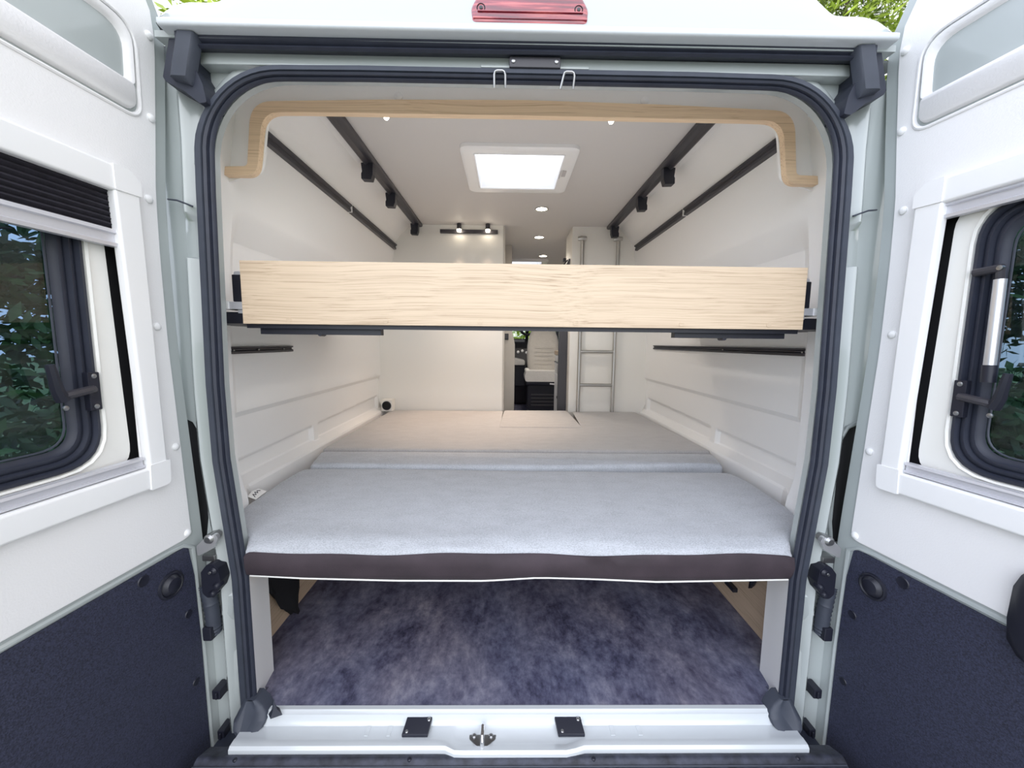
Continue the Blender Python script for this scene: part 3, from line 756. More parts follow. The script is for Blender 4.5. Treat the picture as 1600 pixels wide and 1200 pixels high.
# ------------------------------------------------------------------ upper bed with oak front board
ub = thing('raised_bed', 'raised bed with a wide pale oak front board across the rear opening', 'bed', (0, .06, 1.07))
a = MB(); a.box(-.758, .765, .055, .073, 1.079, 1.245); a.build('front_board', M['oak'], ub, bevel=.001)
a = MB(); a.box(-.76, .765, .0725, .085, 1.068, 1.085); a.build('frame_edge', M['plastic'], ub)
a = MB(); a.box(-.75, .75, .08, 1.05, 1.13, 1.15); a.build('bed_platform', M['liner'], ub)  # cut short, white below to bounce light onto the walls under the bed
for sd in (-1, 1):
    a = MB(); a.box(sd*.40 if sd < 0 else .428, sd*.735 if sd < 0 else .742, .09, .115, 1.052 if sd < 0 else 1.054, 1.080); a.build('carrier_plate', M['plastic'], ub, bevel=.001)
    a = MB(); a.tube([(sd*.57, .089, 1.0535), (sd*.57, .116, 1.0535)], .006, 8); a.build('carrier_pin', M['plastic'], ub)
    a = MB(); a.box(sd*.32, sd*.41, .16, .18, 1.072, 1.079); a.build('tie_strip', M['plastic'], ub)
    a = MB(); a.box(sd*.745, sd*.802, .085, .14, 1.14, 1.213); a.build('end_block', M['plastic'], ub, bevel=.002)
    a = MB(); a.plate(rpoly([(sd*.755, 1.213), (sd*.80, 1.213), (sd*.795, 1.222), (sd*.76, 1.222)], .003, 2), [], XZ, .088, .13); a.build('end_cap', M['bar'], ub)
    a = MB(); a.box(sd*.75, sd*.812, .078, .12, 1.119, 1.139); a.box(sd*.75, sd*.79, .084, .12, 1.108, 1.119); a.build('slide_rail', M['bar'], ub, bevel=.001)
    a = MB(); a.box(sd*.808, sd*.822, .074, .12, 1.118, 1.140); a.build('rail_cap', M['frame'], ub, bevel=.002)
    a = MB(); a.box(sd*.74, sd*.838, .088, .14, 1.080, 1.112); a.build('lower_block', M['plastic'], ub, bevel=.002)
    a = MB(); a.box(sd*.83, sd*.945, .13, 1.05, 1.080, 1.112); a.build('side_beam', M['plastic'], ub)
for x in (-.635, -.375, -.12, .14, .43, .67):
    k = MB(); k.lathe((x, .0545, 1.091), (0, -1, 0), [(.0075, -.001), (.0072, .0004), (0, .0006)], 14); k.build('screw_cover', M['oak'], ub)

# ------------------------------------------------------------------ wall and ceiling rails
def wall_rail(sd, z, y0, y1, h_, th, name, label, gap=None, screws=()):
    t = thing(name, label, 'rail', (sd*.9, (y0+y1)/2, z))
    def seg(a0, a1, nm):
        m_ = MB()
        rows = []
        for k in range(5):
            y = a0+(a1-a0)*k/4
            xo = lambda zz: lerp(BASE, zz)+extra(zz, max(y, .32))+.003
            x0, x1 = xo(z-h_/2), xo(z+h_/2)
            rows.append([(sd*x0, y, z-h_/2), (sd*(x0-th), y, z-h_/2+.002), (sd*(x0-th), y, z-h_*.1), (sd*(x1-th*.55), y, z), (sd*(x1-th*.55), y, z+h_*.2), (sd*(x1-th), y, z+h_*.3), (sd*(x1-th), y, z+h_/2), (sd*x1, y, z+h_/2)])
        m_.strip(rows, True, True); m_.build(nm, M['plastic2' if name == 'wall_track' else 'plastic'], t, bevel=.001)
    if gap:
        seg(y0, gap-.006, 'track'); seg(gap+.006, y1, 'track')
        m_ = MB(); xo = lerp(BASE, z)
        m_.box(sd*(xo-th*.8), sd*(xo+.01), gap-.005, gap+.005, z-h_*.45, z+h_*.45); m_.build('joint', M['frame'], t)
    else: seg(y0, y1, 'track')
    for y in screws:
        k = MB(); xo = lerp(BASE, z)+extra(z, .4)-th*.5
        k.lathe((sd*(xo), y, z), (-sd, 0, 0), [(.004, -.003), (.004, .002), (0, .003)], 8); k.build('screw', M['steel'], t)
wall_rail(-1, 1.700, .30, 1.825, .036, .020, 'wall_track', 'black track high on the left wall, below the ceiling rail', gap=1.04)
wall_rail(1, 1.700, .30, 1.765, .036, .020, 'wall_track', 'black track high on the right wall, below the ceiling rail', gap=1.02)
wall_rail(-1, .999, .272, .665, .026, .016, 'support_rail', 'short black screwed support rail on the left wall under the raised bed', screws=(.31, .44, .60))
wall_rail(1, 1.012, .272, 1.66, .028, .016, 'support_rail', 'long black support rail on the right wall under the raised bed', screws=(.31, .80))
for sd in (-1, 1):
    t = thing('ceiling_rail', f'black angled rail with hanging clips along the {SIDE[sd]} edge of the ceiling', 'rail', (sd*.67, 1.1, 1.84))
    xa, xb = .652, .692
    a = MB(); a.strip([[(sd*xa, y, 1.8585), (sd*xa, y, 1.844), (sd*(xa+.010), y, 1.839), (sd*(xb-.012), y, 1.839), (sd*(xb), y, 1.828), (sd*(xb+.008), y, 1.830), (sd*(xb+.008), y, 1.857)] for y in (.295, .8, 1.3, 1.822)], True, True)
    a.build('rail', M['plastic2'], t, bevel=.001)
    for y in (.86, 1.21, 1.75):
        a = MB(); a.plate(rpoly([(sd*.662, 1.838), (sd*.716, 1.838), (sd*.712, 1.80), (sd*.716, 1.792), (sd*.716, 1.768), (sd*.672, 1.766), (sd*.664, 1.79)], .003, 2), [], XZ, y-.018, y+.018); a.build('clip', M['plastic'], t, bevel=.002)

# ------------------------------------------------------------------ roof hatches and lights
def hatch(x0, x1, y0, y1, label):
    t = thing('roof_hatch', label, 'roof hatch', ((x0+x1)/2, (y0+y1)/2, CEIL), 'white roof hatches')
    m_ = .055
    o_ = rect(x0-m_, x1+m_, y0-m_, y1+m_, .04)
    i_ = rect(x0, x1, y0, y1, .012)
    a = MB()
    k2 = len(o_)
    i_ = rect(x0+.004, x1-.004, y0+.004, y1-.004, .012)
    mid_ = rect(x0-m_+.012, x1+m_-.012, y0-m_+.012, y1+m_-.012, .032)
    a.strip([[(x, y, CEIL+.001) for x, y in o_], [(x, y, CEIL-.014) for x, y in o_], [(x, y, CEIL-.020) for x, y in mid_], [(x, y, CEIL-.016) for x, y in i_], [(x, y, CEIL+.10) for x, y in i_]], True)
    a.build('hatch_frame', M['frame'], t, smooth=50)
    a = MB(); a.tube([(x, y, CEIL-.015) for x, y in rect(x0+.002, x1-.002, y0+.002, y1-.002, .012)], .005, 6, closed=True); a.build('inner_rim', M['frame'], t)
    a = MB(); a.plate(rect(x0-.02, x1+.02, y0-.02, y1+.02, .02), [], XY, CEIL+.10, CEIL+.106); a.build('dome', M['dome'], t)
    a = MB(); a.box(x0+.005, x1-.005, y0+.05, y0+.056, CEIL+.085, CEIL+.097); a.box(x0+.005, x1-.005, y0+.09, y0+.096, CEIL+.085, CEIL+.097); a.build('dome_bar', M['frame'], t)
    a = MB(); a.box(x1+.008, x1+.026, y0+.15, y0+.21, CEIL-.022, CEIL-.016); a.build('hatch_sticker', mat('grey_label', (.5, .48, .48), .5), t)
    a = MB(); a.box(x1-.003, x1+.004, y0+.15, y0+.24, CEIL-.02, CEIL+.01); a.build('hatch_latch', M['bar'], t, bevel=.002)
    return t
hatch(*H1, 'white framed roof hatch glowing with daylight over the beds')
hatch(*H2, 'bright roof hatch farther along, just above the oak board')
for i, (x, y, l_) in enumerate(((.158, 1.47, 'round warm ceiling light closest to the near roof hatch'), (.195, 2.11, 'round warm ceiling light in the middle of the row of three'), (.286, 2.76, 'round warm ceiling light farthest along, by the second hatch'), (.30, 4.0, 'ceiling light added out of view above the captain seat, brightening the aisle'))):  # the last one is added, hidden by the board, to brighten cab and aisle
    t = thing('ceiling_light', l_, 'light', (x, y, CEIL), 'ceiling downlights')
    a = MB(); a.lathe((x, y, CEIL), (0, 0, -1), [(.042, -.001), (.041, .005), (.034, .006), (.033, .003)], 24); a.build('trim_ring', M['trim'], t)
    a = MB(); a.lathe((x, y, CEIL), (0, 0, -1), [(.033, .001), (.033, .0035), (.02, .0045), (0, .005)], 24); a.build('diffuser', M['lens'], t)
    ld = bpy.data.lights.new('downlight', 'SPOT'); ld.energy = (7, 7, 12, 16)[i]; ld.color = (1, .92, .82); ld.spot_size = 2.3; ld.spot_blend = .8; ld.shadow_soft_size = .035
    lo = bpy.data.objects.new('downlight', ld); C.objects.link(lo); lo.location = (x, y, CEIL-.02)
for i, (x, lab) in enumerate(((-.415, 'left'), (.262, 'right'))):
    t = MB(); t.lathe((x, .236, 1.706), (0, 0, -1), [(.008, -.010), (.008, .003), (.005, .008), (0, .010)], 14)
    tag(t.build('edge_spotlight', M['lens']), f'tiny bright spotlight hanging behind the oak arch, the {lab} one', 'light', 'tiny lights behind the arch')
    ld = bpy.data.lights.new('edge_spot', 'SPOT'); ld.energy = 2.6; ld.color = (1, .95, .88); ld.spot_size = 2.6; ld.spot_blend = .9; ld.shadow_soft_size = .02
    lo = bpy.data.objects.new('edge_spot', ld); C.objects.link(lo); lo.location = (x, .262, 1.690); lo.rotation_euler = (math.radians(32), 0, 0)

# ------------------------------------------------------------------ partitions ahead of the beds
pb = [( .0, .955), (.50, .93), (.54, .905)]
def prof_wall(z): return lerp(BASE, z)+extra(z, 1.83)
zz = [0, .3, .5, .6, .72, .9, 1.1, 1.3, 1.45, 1.6, 1.70, 1.728, 1.76, 1.80, 1.83, 1.845]
lw = [(-prof_wall(z)-.004, z) for z in zz]+[(-.72, 1.862), (-.082, 1.862), (-.082, 0)]
a = MB(); a.plate(lw, [], XZ, PART, PART+.03)
o = struct(a.build('wall_front', M['board'], bevel=.001), 'cream partition board at the head of the left side')
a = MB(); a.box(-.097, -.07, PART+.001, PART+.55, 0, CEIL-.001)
struct(a.build('wall_aisle', M['shade_toned_board']), 'aisle side of the washroom partition')
rt = [(.412, 0), (.412, 1.862), (.70, 1.862)]+[(prof_wall(z)+.004, z) for z in reversed(zz)]
tcab = thing('tall_cabinet', 'tall cream cabinet behind the ladder', 'cabinet', (.65, PART, 0))
a = MB(); a.plate(rt, [], XZ, PART, PART+.02); a.build('end_panel', M['board'], tcab, bevel=.001)
a = MB(); a.box(.412, .43, PART+.02, 2.12, 0, CEIL-.002); a.build('aisle_panel', M['board'], tcab)
a = MB(); a.box(.345, .411, PART+.10, PART+.13, 0, 1.14); a.build('door_edge', M['plastic2'], tcab, bevel=.002, label='dark metallic door edge')
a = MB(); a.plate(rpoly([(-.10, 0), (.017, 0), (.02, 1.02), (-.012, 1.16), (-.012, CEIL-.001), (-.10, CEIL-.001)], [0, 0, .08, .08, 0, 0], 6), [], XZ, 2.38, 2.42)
tag(a.build('cabinet_side_panel', M['shade_toned_board']), 'shaded cream cabinet side standing in the aisle behind the partition', 'panel')
sw = thing('wall_switch', 'small square black switch on the shaded cabinet side', 'switch', (-.059, 2.375, 1.085))
a = MB(); a.box(-.085, -.036, 2.368, 2.38, 1.058, 1.112); a.build('switch_frame', M['plastic'], sw, bevel=.003)
a = MB(); a.box(-.078, -.043, 2.364, 2.369, 1.068, 1.102); a.build('rocker', M['plastic2'], sw, bevel=.002)
a = MB(); a.box(.388, .411, 2.10, 2.14, 1.675, 1.70); tag(a.build('light_switch', M['plastic'], bevel=.003), 'small black switch high on the aisle side of the tall cabinet', 'switch')
a = MB(); a.tube([(.405, 1.98, 1.66), (.37, 1.97, 1.62), (.345, 1.96, 1.58), (.335, 1.96, 1.54)], .005, 6)
a.tube([(.405, 1.95, 1.645), (.39, 1.95, 1.60), (.38, 1.95, 1.54)], .006, 6); a.tube([(.405, 1.9, 1.65), (.40, 1.89, 1.60), (.40, 1.89, 1.54)], .007, 6)
tag(a.build('black_cable', M['plastic']), 'looped black cables hanging at the tall cabinet edge above the oak board', 'cable')
# spot bar on the partition
sb = thing('spot_bar', 'black wall bar with two small warm spotlights on the partition', 'light bar', (-.325, PART, 1.815))
a = MB(); a.box(-.528, -.121, PART-.018, PART, 1.800, 1.824); a.build('bar', M['plastic2'], sb, bevel=.001)
for x in (-.391, -.190):
    hd = MB(); hd.tube([(x, PART-.032, 1.862-.004), (x, PART-.036, 1.818)], .016, 16); ho = hd.build('spot_head', M['plastic2'], sb)
    k = MB(); k.lathe((x, PART-.036, 1.818), (0, -.1, -1), [(.0155, 0), (.0155, .003), (.013, .012), (0, .016)], 16); k.build('spot_lens', M['lens'], ho)
    ld = bpy.data.lights.new('spot', 'SPOT'); ld.energy = 13; ld.color = (1, .72, .52); ld.spot_size = 1.15; ld.spot_blend = .7; ld.shadow_soft_size = .02
    lo = bpy.data.objects.new('spot', ld); C.objects.link(lo); lo.location = (x, PART-.06, 1.78)
    lo.rotation_euler = (math.radians(-14), 0, 0)
vt = thing('round_vent', 'round black air outlet in the corner by the far mattress', 'vent', (-.90, 1.8, .575))
a = MB(); a.box(-.955, -.875, PART-.075, PART-.002, .53, .615); a.build('vent_box', M['board'], vt, bevel=.004)
a = MB(); a.lathe((-.915, PART-.076, .572), (0, -1, 0), [(.033, -.001), (.033, .003), (.028, .004), (.026, .001)], 22); a.build('vent_ring', M['plastic'], vt)
a = MB(); a.lathe((-.915, PART-.076, .572), (0, -1, 0), [(.027, .0), (.027, .002), (0, .0025)], 20); a.build('vent_grille', M['void'], vt)
# ladder
ld_ = thing('ladder', 'aluminium bed ladder standing against the tall cabinet', 'ladder', (.62, PART-.03, .53))
ly = PART-.028
for x, tx in ((.480, -.012), (.734, -.014)):
    a = MB(); a.tube([(x, ly, .532), (x, ly, 1.2), (x, ly, 1.755)], .0135, 12); a.build('ladder_rail', M['rod'], ld_)
    a = MB(); a.tube([(x+tx-.022, ly-.004, 1.768), (x+tx, ly-.008, 1.770), (x+.026, ly-.004, 1.772)], [.014, .018, .013], 10); a.build('ladder_hook', M['rod'], ld_)
for z in (.730, .975, 1.22, 1.465):
    a = MB(); a.tube([(.48, ly, z), (.734, ly, z)], .012, 10); a.build('rung', M['rod'], ld_)

# ------------------------------------------------------------------ lower bed
bb = thing('bed_base', 'plywood bed base under the mattresses', 'bed base', (0, .9, 0))
a = MB(); a.box(-.86, .86, .06, PART-.01, .350, .374); a.build('slat_board', M['oak_y'], bb)
for sd in (-1, 1):
    a = MB(); a.box(sd*.862, sd*.88, .125, PART-.01, .0, .355); a.build('side_panel', M['oak_y'], bb, bevel=.001)
a = MB(); a.box(-.86, .86, PART-.03, PART-.012, .0, .355); a.build('end_panel', M['shade_toned_board'], bb)

def wavy(x, k): return .0035*math.sin(7*x+k)+.0025*math.sin(17*x+2*k)
fm = thing('mattress', 'pale grey mattress with a dark brown front border across the opening', 'mattress', (0, .3, .385), 'mattress cushions of the lower bed')
def xl(y): return lerp([(0, .750), (.05, .775), (.09, .84), (.15, .885), (.24, .902), (.42, .902), (.52, .888), (.555, .872)], y)
def ztop(x, y):
    e = min((y+.004)/.05, 1); e2 = min((.555-y)/.03, 1); e3 = min((xl(y)-abs(x))/.018, 1)
    base = .487+.026*y/.55
    base -= .018*(1-max(e, 0))**2 + .012*(1-max(e2, 0))**2 + .008*(1-max(e3, 0))**2
    base -= .007*sstep((x-.2)/.35)*sstep((y-.47)/.08)
    return base+.0025*math.sin(5*x+8*y)*(e > .9)
ys_ = [-.004, 0, .006, .014, .025, .04, .06, .10, .13, .16, .20, .24, .3, .36, .42, .47, .51, .53, .54, .548, .555]
us = [-1, -.995, -.985, -.97, -.95]+[-.9+.05*i for i in range(37)]+[.95, .97, .985, .995, 1]
rows = []
for y in ys_:
    rows.append([(u_*xl(max(y, 0)), y+wavy(u_, 1)*max(0, 1-max(y, 0)/.1), ztop(u_*xl(max(y, 0)), y)+(wavy(u_, 3) if y < .012 else 0)) for u_ in us])
first = [(x, y-.002, z-.010) for x, y, z in rows[0]]
a = MB(); a.strip([first]+rows+[[(x, y+.002, .40) for x, y, z in rows[-1]]])
for sd in (0, -1):
    a.strip([[r[sd] for r in rows], [(r[sd][0], r[sd][1], .40) for r in rows]])
a.build('top_cover', M['cloth'], fm, smooth=70)
def zlow(x): return .3835+lerp([(-.75, .010), (-.6, .002), (-.35, -.004), (-.1, -.004), (.05, .006), (.2, .002), (.38, -.006), (.75, .002)], x)
a = MB()
a.strip([[(f_[0], f_[1]-.001, f_[2]+.002) for f_ in first], [(f_[0]*1.0, f_[1]-.008, .455+wavy(f_[0], 2)) for f_ in first], [(f_[0], -.012+wavy(f_[0], 5), .425) for f_ in first], [(f_[0], -.008, .40) for f_ in first], [(f_[0], 0.0, zlow(f_[0])) for f_ in first], [(f_[0], .06, zlow(f_[0])) for f_ in first]])
a.build('front_border', M['border'], fm, smooth=70)
a = MB(); a.tube([(f_[0], .002, zlow(f_[0])-.001) for f_ in first[1:-1]], .0035, 8); a.build('piping', M['piping'], fm)
a = MB(); a.strip([[(-.893, .262, .497), (-.894, .29, .500), (-.895, .325, .502)], [(-.921, .262, .508), (-.923, .29, .516), (-.923, .325, .512)]]); lab = a.build('care_label', M['piping'], fm, label='white care label standing up at the mattress edge')
a = MB(); a.tube([(-.9005, .270, .5035), (-.912, .276, .510), (-.904, .282, .5065), (-.913, .288, .513), (-.906, .294, .5085), (-.914, .302, .5125), (-.909, .312, .5095)], .0011, 5); a.build('label_writing', M['plastic'], lab)

def cushion(name, label, poly, z0, z1, m_, bev=.014, group=None, dz=None):
    t = thing(name, label, 'cushion', (sum(p[0] for p in poly)/len(poly), sum(p[1] for p in poly)/len(poly), z0), group)
    q = rpoly(poly, .018, 4)
    cx = sum(p[0] for p in q)/len(q); cy = sum(p[1] for p in q)/len(q)
    ins = lambda d: [(x-d*sgn(x-cx)*min(1, abs(x-cx)*6), y-d*sgn(y-cy)*min(1, abs(y-cy)*12)) for x, y in q]
    a = MB(); zf = dz or (lambda x, y: 0)
    rows = [[(x, y, z0) for x, y in q], [(x, y, z1-bev+zf(x, y)) for x, y in q], [(x, y, z1-bev*.3+zf(x, y)) for x, y in ins(bev*.3)], [(x, y, z1+zf(x, y)) for x, y in ins(bev)]]
    a.strip(rows, True)
    top = ins(bev); n_ = len(top)
    tri = geometry.tessellate_polygon([[Vector((x, y, 0)) for x, y in top]])
    a.add([(x, y, z1+zf(x, y)) for x, y in top], [tuple(t_) for t_ in tri])
    return a, t, m_
a, t, m_ = cushion('filler_cushion', 'narrow grey filler cushion wedged between the two mattresses', [(-.866, .566), (-.3, .562), (.15, .568), (.40, .582), (.70, .604), (.80, .602), (.885, .586), (.93, .765), (.3, .762), (-.4, .765), (-.91, .762)], .385, .524, M['cloth'], .016)
a.build('cushion_body', M['cloth'], t, smooth=60)
rear = [(-.915, .775), (-.3, .772), (.3, .776), (.935, .778), (.915, PART-.012), (.452, PART-.012), (.418, 1.245), (-.098, 1.245), (-.085, PART-.012), (-.90, PART-.012)]
a, t, m_ = cushion('mattress', 'warm grey far mattress reaching to the partition', rear, .385, .530, M['cloth2'], .012, 'mattress cushions of the lower bed')
a.build('cushion_body', M['cloth2'], t, smooth=60)
a, t, m_ = cushion('small_cushion', 'small warm grey inset cushion at the aisle end of the far mattress', [(-.094, 1.252), (.414, 1.252), (.404, 1.822), (-.066, 1.822)], .385, .534, M['cloth2'], .010, dz=lambda x, y: .004*sstep((y-1.6)/.2)*(x+.1))
a.build('cushion_body', M['cloth2'], t, smooth=60)

# things in the garage under the bed
a = MB()
R.seed(3)
rows = []
for k in range(9):
    z = .34-.040*k; rr_ = [.05, .075, .085, .088, .080, .070, .058, .035, .008][k]; yc = .255+.012*k
    rows.append([(-.836+.016*math.cos(2*math.pi*j/14)*(1+.3*math.sin(j*2+k)), yc+rr_*math.sin(2*math.pi*j/14)*(1+.12*math.sin(3*j+k)), z+.006*math.sin(j*1.7+k)) for j in range(14)])
a.strip(rows, True, True)
tag(a.build('hanging_bundle', M['void'], smooth=60), 'black soft bundle hanging against the pale oak side panel under the mattress', 'bundle')
a = MB()
for k in range(3):
    a.tube([(.838, .25+.012*k, .345), (.842, .25+.014*k, .25-.01*k), (.840, .275+.008*k, .185-.012*k), (.842, .285, .24), (.84, .26, .345)], .006, 6)
tag(a.build('wire_loop', M['plastic'], smooth=60), 'tangled black wires hanging under the mattress beside the right-hand seal', 'wires')
a = MB(); a.box(.842, .861, .39, .45, .075, .092); tag(a.build('small_clip', M['plastic'], bevel=.002), 'small flat black clip on the right-hand oak side panel', 'clip')

# ------------------------------------------------------------------ cab seen through the aisle
se = thing('cab_seat', 'swivelled grey captain seat on a black pedestal seen through the aisle', 'seat', (.45, 4.7, 0))
a = MB()
rows = []
for k, (z, hw, yo) in enumerate(((.60, .20, 0), (.62, .225, -.01), (.72, .238, -.01), (.85, .244, 0), (1.0, .238, .02), (1.12, .215, .04), (1.22, .175, .055), (1.34, .13, .07), (1.40, .09, .08))):
    rows.append([(.49+hw*math.cos(2*math.pi*j/20), 4.76+yo+.07*math.sin(2*math.pi*j/20)*(1+.25*math.cos(4*math.pi*j/20)), z) for j in range(20)])
a.strip(rows, True, True); a.build('backrest', M['seat'], se, smooth=60)
a = MB()
for z in (.74, .80, .86, .92, .98): a.tube([(.36, 4.682+(z-.7)*.06, z), (.49, 4.675+(z-.7)*.06, z), (.62, 4.682+(z-.7)*.06, z)], .003, 5)
a.build('stitching', M['seat'], se)
a = MB(); a.plate(rpoly([(.215, .485), (.70, .485), (.72, .56), (.70, .635), (.23, .64), (.205, .56)], .03, 4), [], XZ, 4.42, 4.80); a.build('seat_cushion', M['seat_light'], se, bevel=.03, seg=3)
a = MB(); a.box(.21, .28, 4.45, 4.7, .60, .665); a.build('bolster', M['seat_light'], se, bevel=.025, seg=3)
a = MB(); a.box(.25, .69, 4.46, 4.80, .07, .49); a.build('pedestal', M['plastic'], se, bevel=.015)
for z in (.13, .18, .23, .28): 
    k = MB(); k.box(.30, .68, 4.448, 4.462, z, z+.022); k.build('pedestal_rib', M['plastic2'], se, bevel=.004)
a = MB(); a.box(.22, .70, 4.42, 4.78, .43, .50); a.build('seat_frame', M['plastic'], se, bevel=.02)
a = MB(); a.tube([(.56, 4.41, .455), (.64, 4.405, .45)], .012, 8); a.build('lever', M['bar'], se)
k = thing('kitchen_unit', 'kitchen unit with an oak edged top and black handle seen through the aisle', 'kitchen unit', (.62, 3.2, 0))
a = MB(); a.box(.53, .90, 2.92, 3.6, 0, .90); a.build('carcass', M['frame'], k, bevel=.002)
a = MB(); a.box(.52, .91, 2.90, 3.62, .90, .945); a.build('worktop', M['oak_y'], k, bevel=.002)
a = MB(); a.box(.522, .53, 2.94, 3.58, .70, .885); dr = a.build('drawer', M['frame'], k, bevel=.002)
a = MB(); a.tube([(.53, 3.1, .82), (.505, 3.1, .82), (.505, 3.45, .82), (.53, 3.45, .82)], .008, 8); a.build('handle', M['plastic'], dr)
a = MB(); a.box(.522, .53, 2.94, 3.58, .05, .68); d2 = a.build('drawer', M['frame'], k, bevel=.002)
a = MB(); a.box(.508, .523, 3.2, 3.26, .42, .445); a.build('knob', M['plastic'], d2, bevel=.003)
ds = thing('dashboard', 'dark dashboard with small screen at the front of the cab', 'dashboard', (0, 5.6, .8))
a = MB(); a.plate(rpoly([(5.25, .55), (5.35, .95), (5.55, 1.08), (5.95, 1.10), (5.98, .0), (5.4, .0)], .04, 4), [], YZ, -.85, .85); a.build('dash_body', M['plastic2'], ds)
a = MB(); a.box(.05, .26, 5.50, 5.53, .98, 1.10); a.build('screen', M['plastic'], ds, bevel=.004)
a = MB(); a.box(.065, .245, 5.495, 5.501, .995, 1.085); a.build('display', mat('grey_display', (.35, .36, .38), .3), ds)
for x, z in ((.13, .88), (.20, .90), (.27, .87)):
    a = MB(); a.lathe((x, 5.335, z), (0, -1, .2), [(.022, -.01), (.022, .012), (0, .014)], 12); a.build('dial', M['alu'], ds)
a = MB(); a.plate([(.05, .68), (.23, .68), (.23, .76), (.05, .80)], [], XZ, 5.0, 5.28); a.build('seat_armrest', M['seat_light'], ds, bevel=.02)  # the seat's armrest, grouped under the dashboard
a = MB(); a.box(.06, .24, 5.08, 5.30, .34, .68); a.build('console', M['plastic'], ds, bevel=.02)
a0 = MB(); a0.tube([(.27, 5.19, 1.265), (.27, 5.36, 1.075)], .025, 10)
mr = thing('steering_wheel', 'round black steering wheel silhouetted against the windscreen', 'steering wheel', (.29, 5.2, 1.29))
a = MB(); a.tube([(.27+.105*math.cos(2*math.pi*j/28), 5.2+.02*math.sin(2*math.pi*j/28), 1.265+.105*math.sin(2*math.pi*j/28)) for j in range(28)], .022, 8, closed=True); a.build('rim', M['plastic'], mr)
a = MB(); a.lathe((.27, 5.19, 1.265), (0, -1, 0), [(.045, -.01), (.045, .01), (0, .014)], 16); a.build('hub', M['alu'], mr)
a0.build('column', M['plastic'], mr)
a = MB(); a.tube([(.17, 5.2, 1.265), (.37, 5.2, 1.265)], .014, 8); a.build('spoke', M['plastic'], mr)
a = MB(); a.plate([(-1.0, -.02), (1.0, -.02), (1.0, 1.95), (-1.0, 1.95)], [rect(-.85, .85, 1.05, 1.70, .08)], XZ, 6.15, 6.19); struct(a.build('wall_cab', M['plastic2']), 'front of the cab')
a = MB(); a.plate(rect(-.86, .86, 1.04, 1.71, .08), [], XZ, 6.165, 6.17); struct(a.build('window_1', M['clear']), 'windscreen')
for sd in (-1, 1):
    a = MB(); a.plate([(4.38, -.02), (FRONT, -.02), (FRONT, 1.9), (4.38, 1.9)], [rect(4.6, 5.9, 1.0, 1.6, .06)], YZ, sd*.98, sd*.99); struct(a.build('wall_cab_'+SIDE[sd], M['seat']), 'cab side with door window')

# ------------------------------------------------------------------ outdoors
g = MB(); g.plate(rect(-40, 40, -40, 40), [], XY, -.66, -.60); struct(g.build('ground', ground_mat(), smooth=0), 'pale gravel ground with grass beside the van')
def tree(x, y, h_, r_, n_, seed, m_, label, z0=.3, trunk=True, size=.16):
    rd = random.Random(seed)
    t = thing('tree', label, 'tree', (x, y, -.6), 'trees round the van')
    a = MB()
    a.tube([(x, y, -.60), (x+.05, y, h_*.35), (x-.06, y+.05, h_*.7), (x, y, h_*.95)], [.16, .12, .07, .02], 8)
    for k in range(9):
        an = rd.uniform(0, 6.28); zz_ = h_*rd.uniform(.3, .8); L_ = r_*rd.uniform(.5, .95)
        a.tube([(x, y, zz_), (x+L_*.5*math.cos(an), y+L_*.5*math.sin(an), zz_+.25*L_), (x+L_*math.cos(an), y+L_*math.sin(an), zz_+.3*L_)], [.05, .03, .01], 5)
    a.build('trunk', M['bark'], t)
    a = MB(); cl = []
    for k in range(46):
        an = rd.uniform(0, 6.28); q = rd.random()**.5*r_; zz_ = rd.uniform(z0, h_)
        q *= (1-.5*max(0, (zz_-h_*.55)/(h_*.45)))
        cl.append(Vector((x+q*math.cos(an), y+q*math.sin(an), zz_)))
    vs = []; fs = []
    for k in range(n_):
        c_ = rd.choice(cl)+Vector((rd.gauss(0, .34), rd.gauss(0, .34), rd.gauss(0, .26)))*r_*.5
        u1 = Vector((rd.gauss(0, 1), rd.gauss(0, 1), rd.gauss(0, .7))).normalized(); u2 = u1.orthogonal().normalized()
        s_ = size*rd.uniform(.6, 1.25); o_ = len(vs)
        vs += [c_-u1*s_, c_+u2*s_*.38-u1*.1*s_, c_+u1*s_, c_-u2*s_*.38-u1*.1*s_]; fs.append((o_, o_+1, o_+2, o_+3))
    vs = [Vector((v.x, v.y, max(v.z, -.5))) for v in vs]
    a.add(vs, fs)
    me = bpy.data.meshes.new('foliage'); off = t.location
    me.from_pydata([tuple(v-off) for v in a.v], [], a.f); me.materials.append(M[m_])
    fo = bpy.data.objects.new('foliage', me); C.objects.link(fo); fo.parent = t
tree(-6.0, 8.0, 7.6, 1.9, 14000, 11, 'leaf', 'yellow-green tree over the roof edge, in the left corner of the view', 3.0, size=.13)
tree(7.2, 8.0, 9.4, 2.6, 22000, 12, 'leaf', 'yellow-green tree over the roof edge, in the right corner of the view', 2.6, size=.13)
tree(1.5, 15.0, 5.0, 3.0, 9000, 21, 'leaf', 'yellow-green tree ahead of the van seen through the windscreen', .2, size=.14)
tree(-5.2, 2.2, 3.2, 1.3, 9000, 13, 'leaf2', 'dark leafy tree seen through the window of the door on the left', -.2, size=.085)
tree(-4.6, -2.2, 3.0, 1.2, 7000, 16, 'leaf2', 'dark leafy bush beside the open door on the left', -.3, size=.085)
tree(5.4, 2.3, 3.4, 1.2, 9000, 14, 'leaf2', 'dark leafy tree seen through the window of the door on the right', -.2, size=.085)
tree(4.2, -1.6, 2.6, 1.1, 7000, 15, 'leaf2', 'dark leafy bush beside the open door on the right', -.3, size=.085)
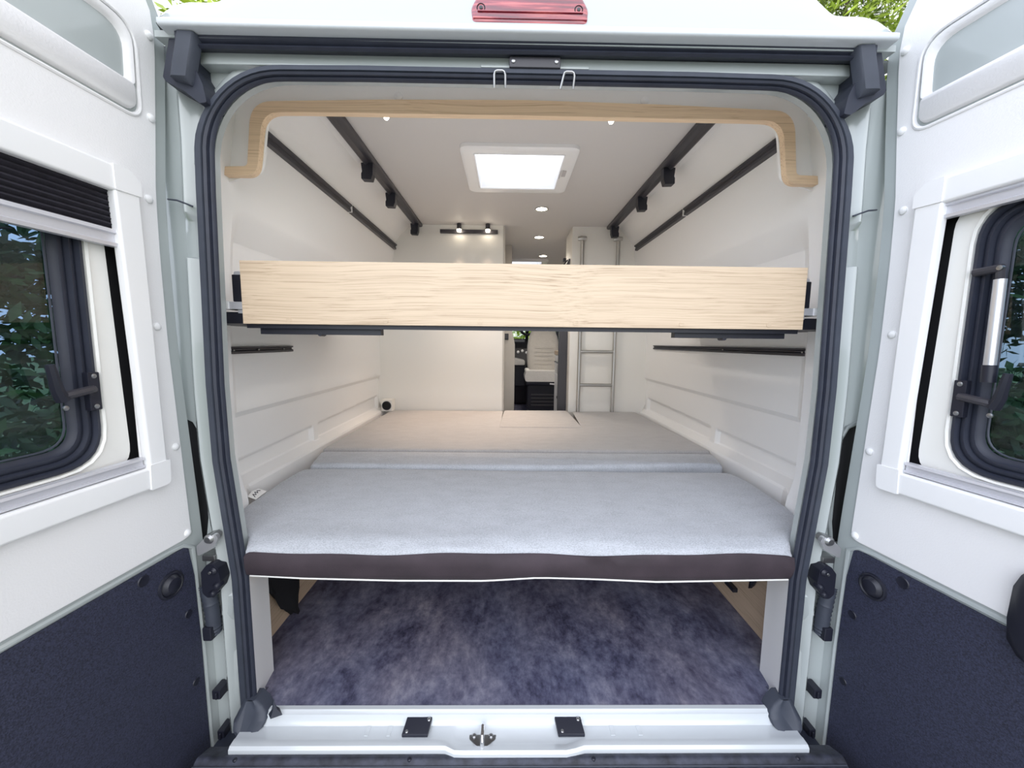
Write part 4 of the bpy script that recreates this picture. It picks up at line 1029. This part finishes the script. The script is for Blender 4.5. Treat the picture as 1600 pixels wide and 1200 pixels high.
# ------------------------------------------------------------------ light: bright hazy sky
wd = bpy.data.worlds.new('sky'); SC.world = wd; wd.use_nodes = True
nt = wd.node_tree; N, Lk = nt.nodes, nt.links
bg = N['Background']
tc = N.new('ShaderNodeTexCoord'); sp = N.new('ShaderNodeSeparateXYZ'); Lk.new(tc.outputs['Generated'], sp.inputs[0])
rz = ramp(N, [(.0, (.45, .45, .43)), (.5, (.80, .82, .85)), (.62, (1.0, 1.02, 1.06)), (1.0, (.93, .97, 1.08))])
mr_ = N.new('ShaderNodeMapRange'); mr_.inputs['From Min'].default_value = -1; mr_.inputs['From Max'].default_value = 1
Lk.new(sp.outputs['Z'], mr_.inputs['Value']); Lk.new(mr_.outputs[0], rz.inputs['Fac'])
rx_ = ramp(N, [(.0, (1.10, 1.16, 1.30)), (.5, (1.0, 1.0, 1.0)), (1.0, (.93, .91, .89))])
mr2 = N.new('ShaderNodeMapRange'); mr2.inputs['From Min'].default_value = -1; mr2.inputs['From Max'].default_value = 1
Lk.new(sp.outputs['X'], mr2.inputs['Value']); Lk.new(mr2.outputs[0], rx_.inputs['Fac'])
mm = N.new('ShaderNodeMix'); mm.data_type = 'RGBA'; mm.blend_type = 'MULTIPLY'; mm.inputs['Factor'].default_value = 1
ry_ = ramp(N, [(.0, (1.75, 1.77, 1.80)), (.3, (1.25, 1.26, 1.28)), (.5, (.85, .85, .85)), (1.0, (.9, .9, .9))])
mr3 = N.new('ShaderNodeMapRange'); mr3.inputs['From Min'].default_value = -1; mr3.inputs['From Max'].default_value = 1
Lk.new(sp.outputs['Y'], mr3.inputs['Value']); Lk.new(mr3.outputs[0], ry_.inputs['Fac'])
m2 = N.new('ShaderNodeMix'); m2.data_type = 'RGBA'; m2.blend_type = 'MULTIPLY'; m2.inputs['Factor'].default_value = 1
Lk.new(rz.outputs[0], mm.inputs[6]); Lk.new(rx_.outputs[0], mm.inputs[7])
Lk.new(mm.outputs[2], m2.inputs[6]); Lk.new(ry_.outputs[0], m2.inputs[7]); Lk.new(m2.outputs[2], bg.inputs['Color'])
bg.inputs['Strength'].default_value = 1.0

SC.view_settings.view_transform = 'Standard'; SC.view_settings.look = 'None'
SC.view_settings.gamma = 1; SC.view_settings.use_curve_mapping = False
SC.view_settings.exposure = 1.02
SC.cycles.max_bounces = 12; SC.cycles.diffuse_bounces = 8; SC.cycles.transparent_max_bounces = 16
SC.cycles.use_denoising = True
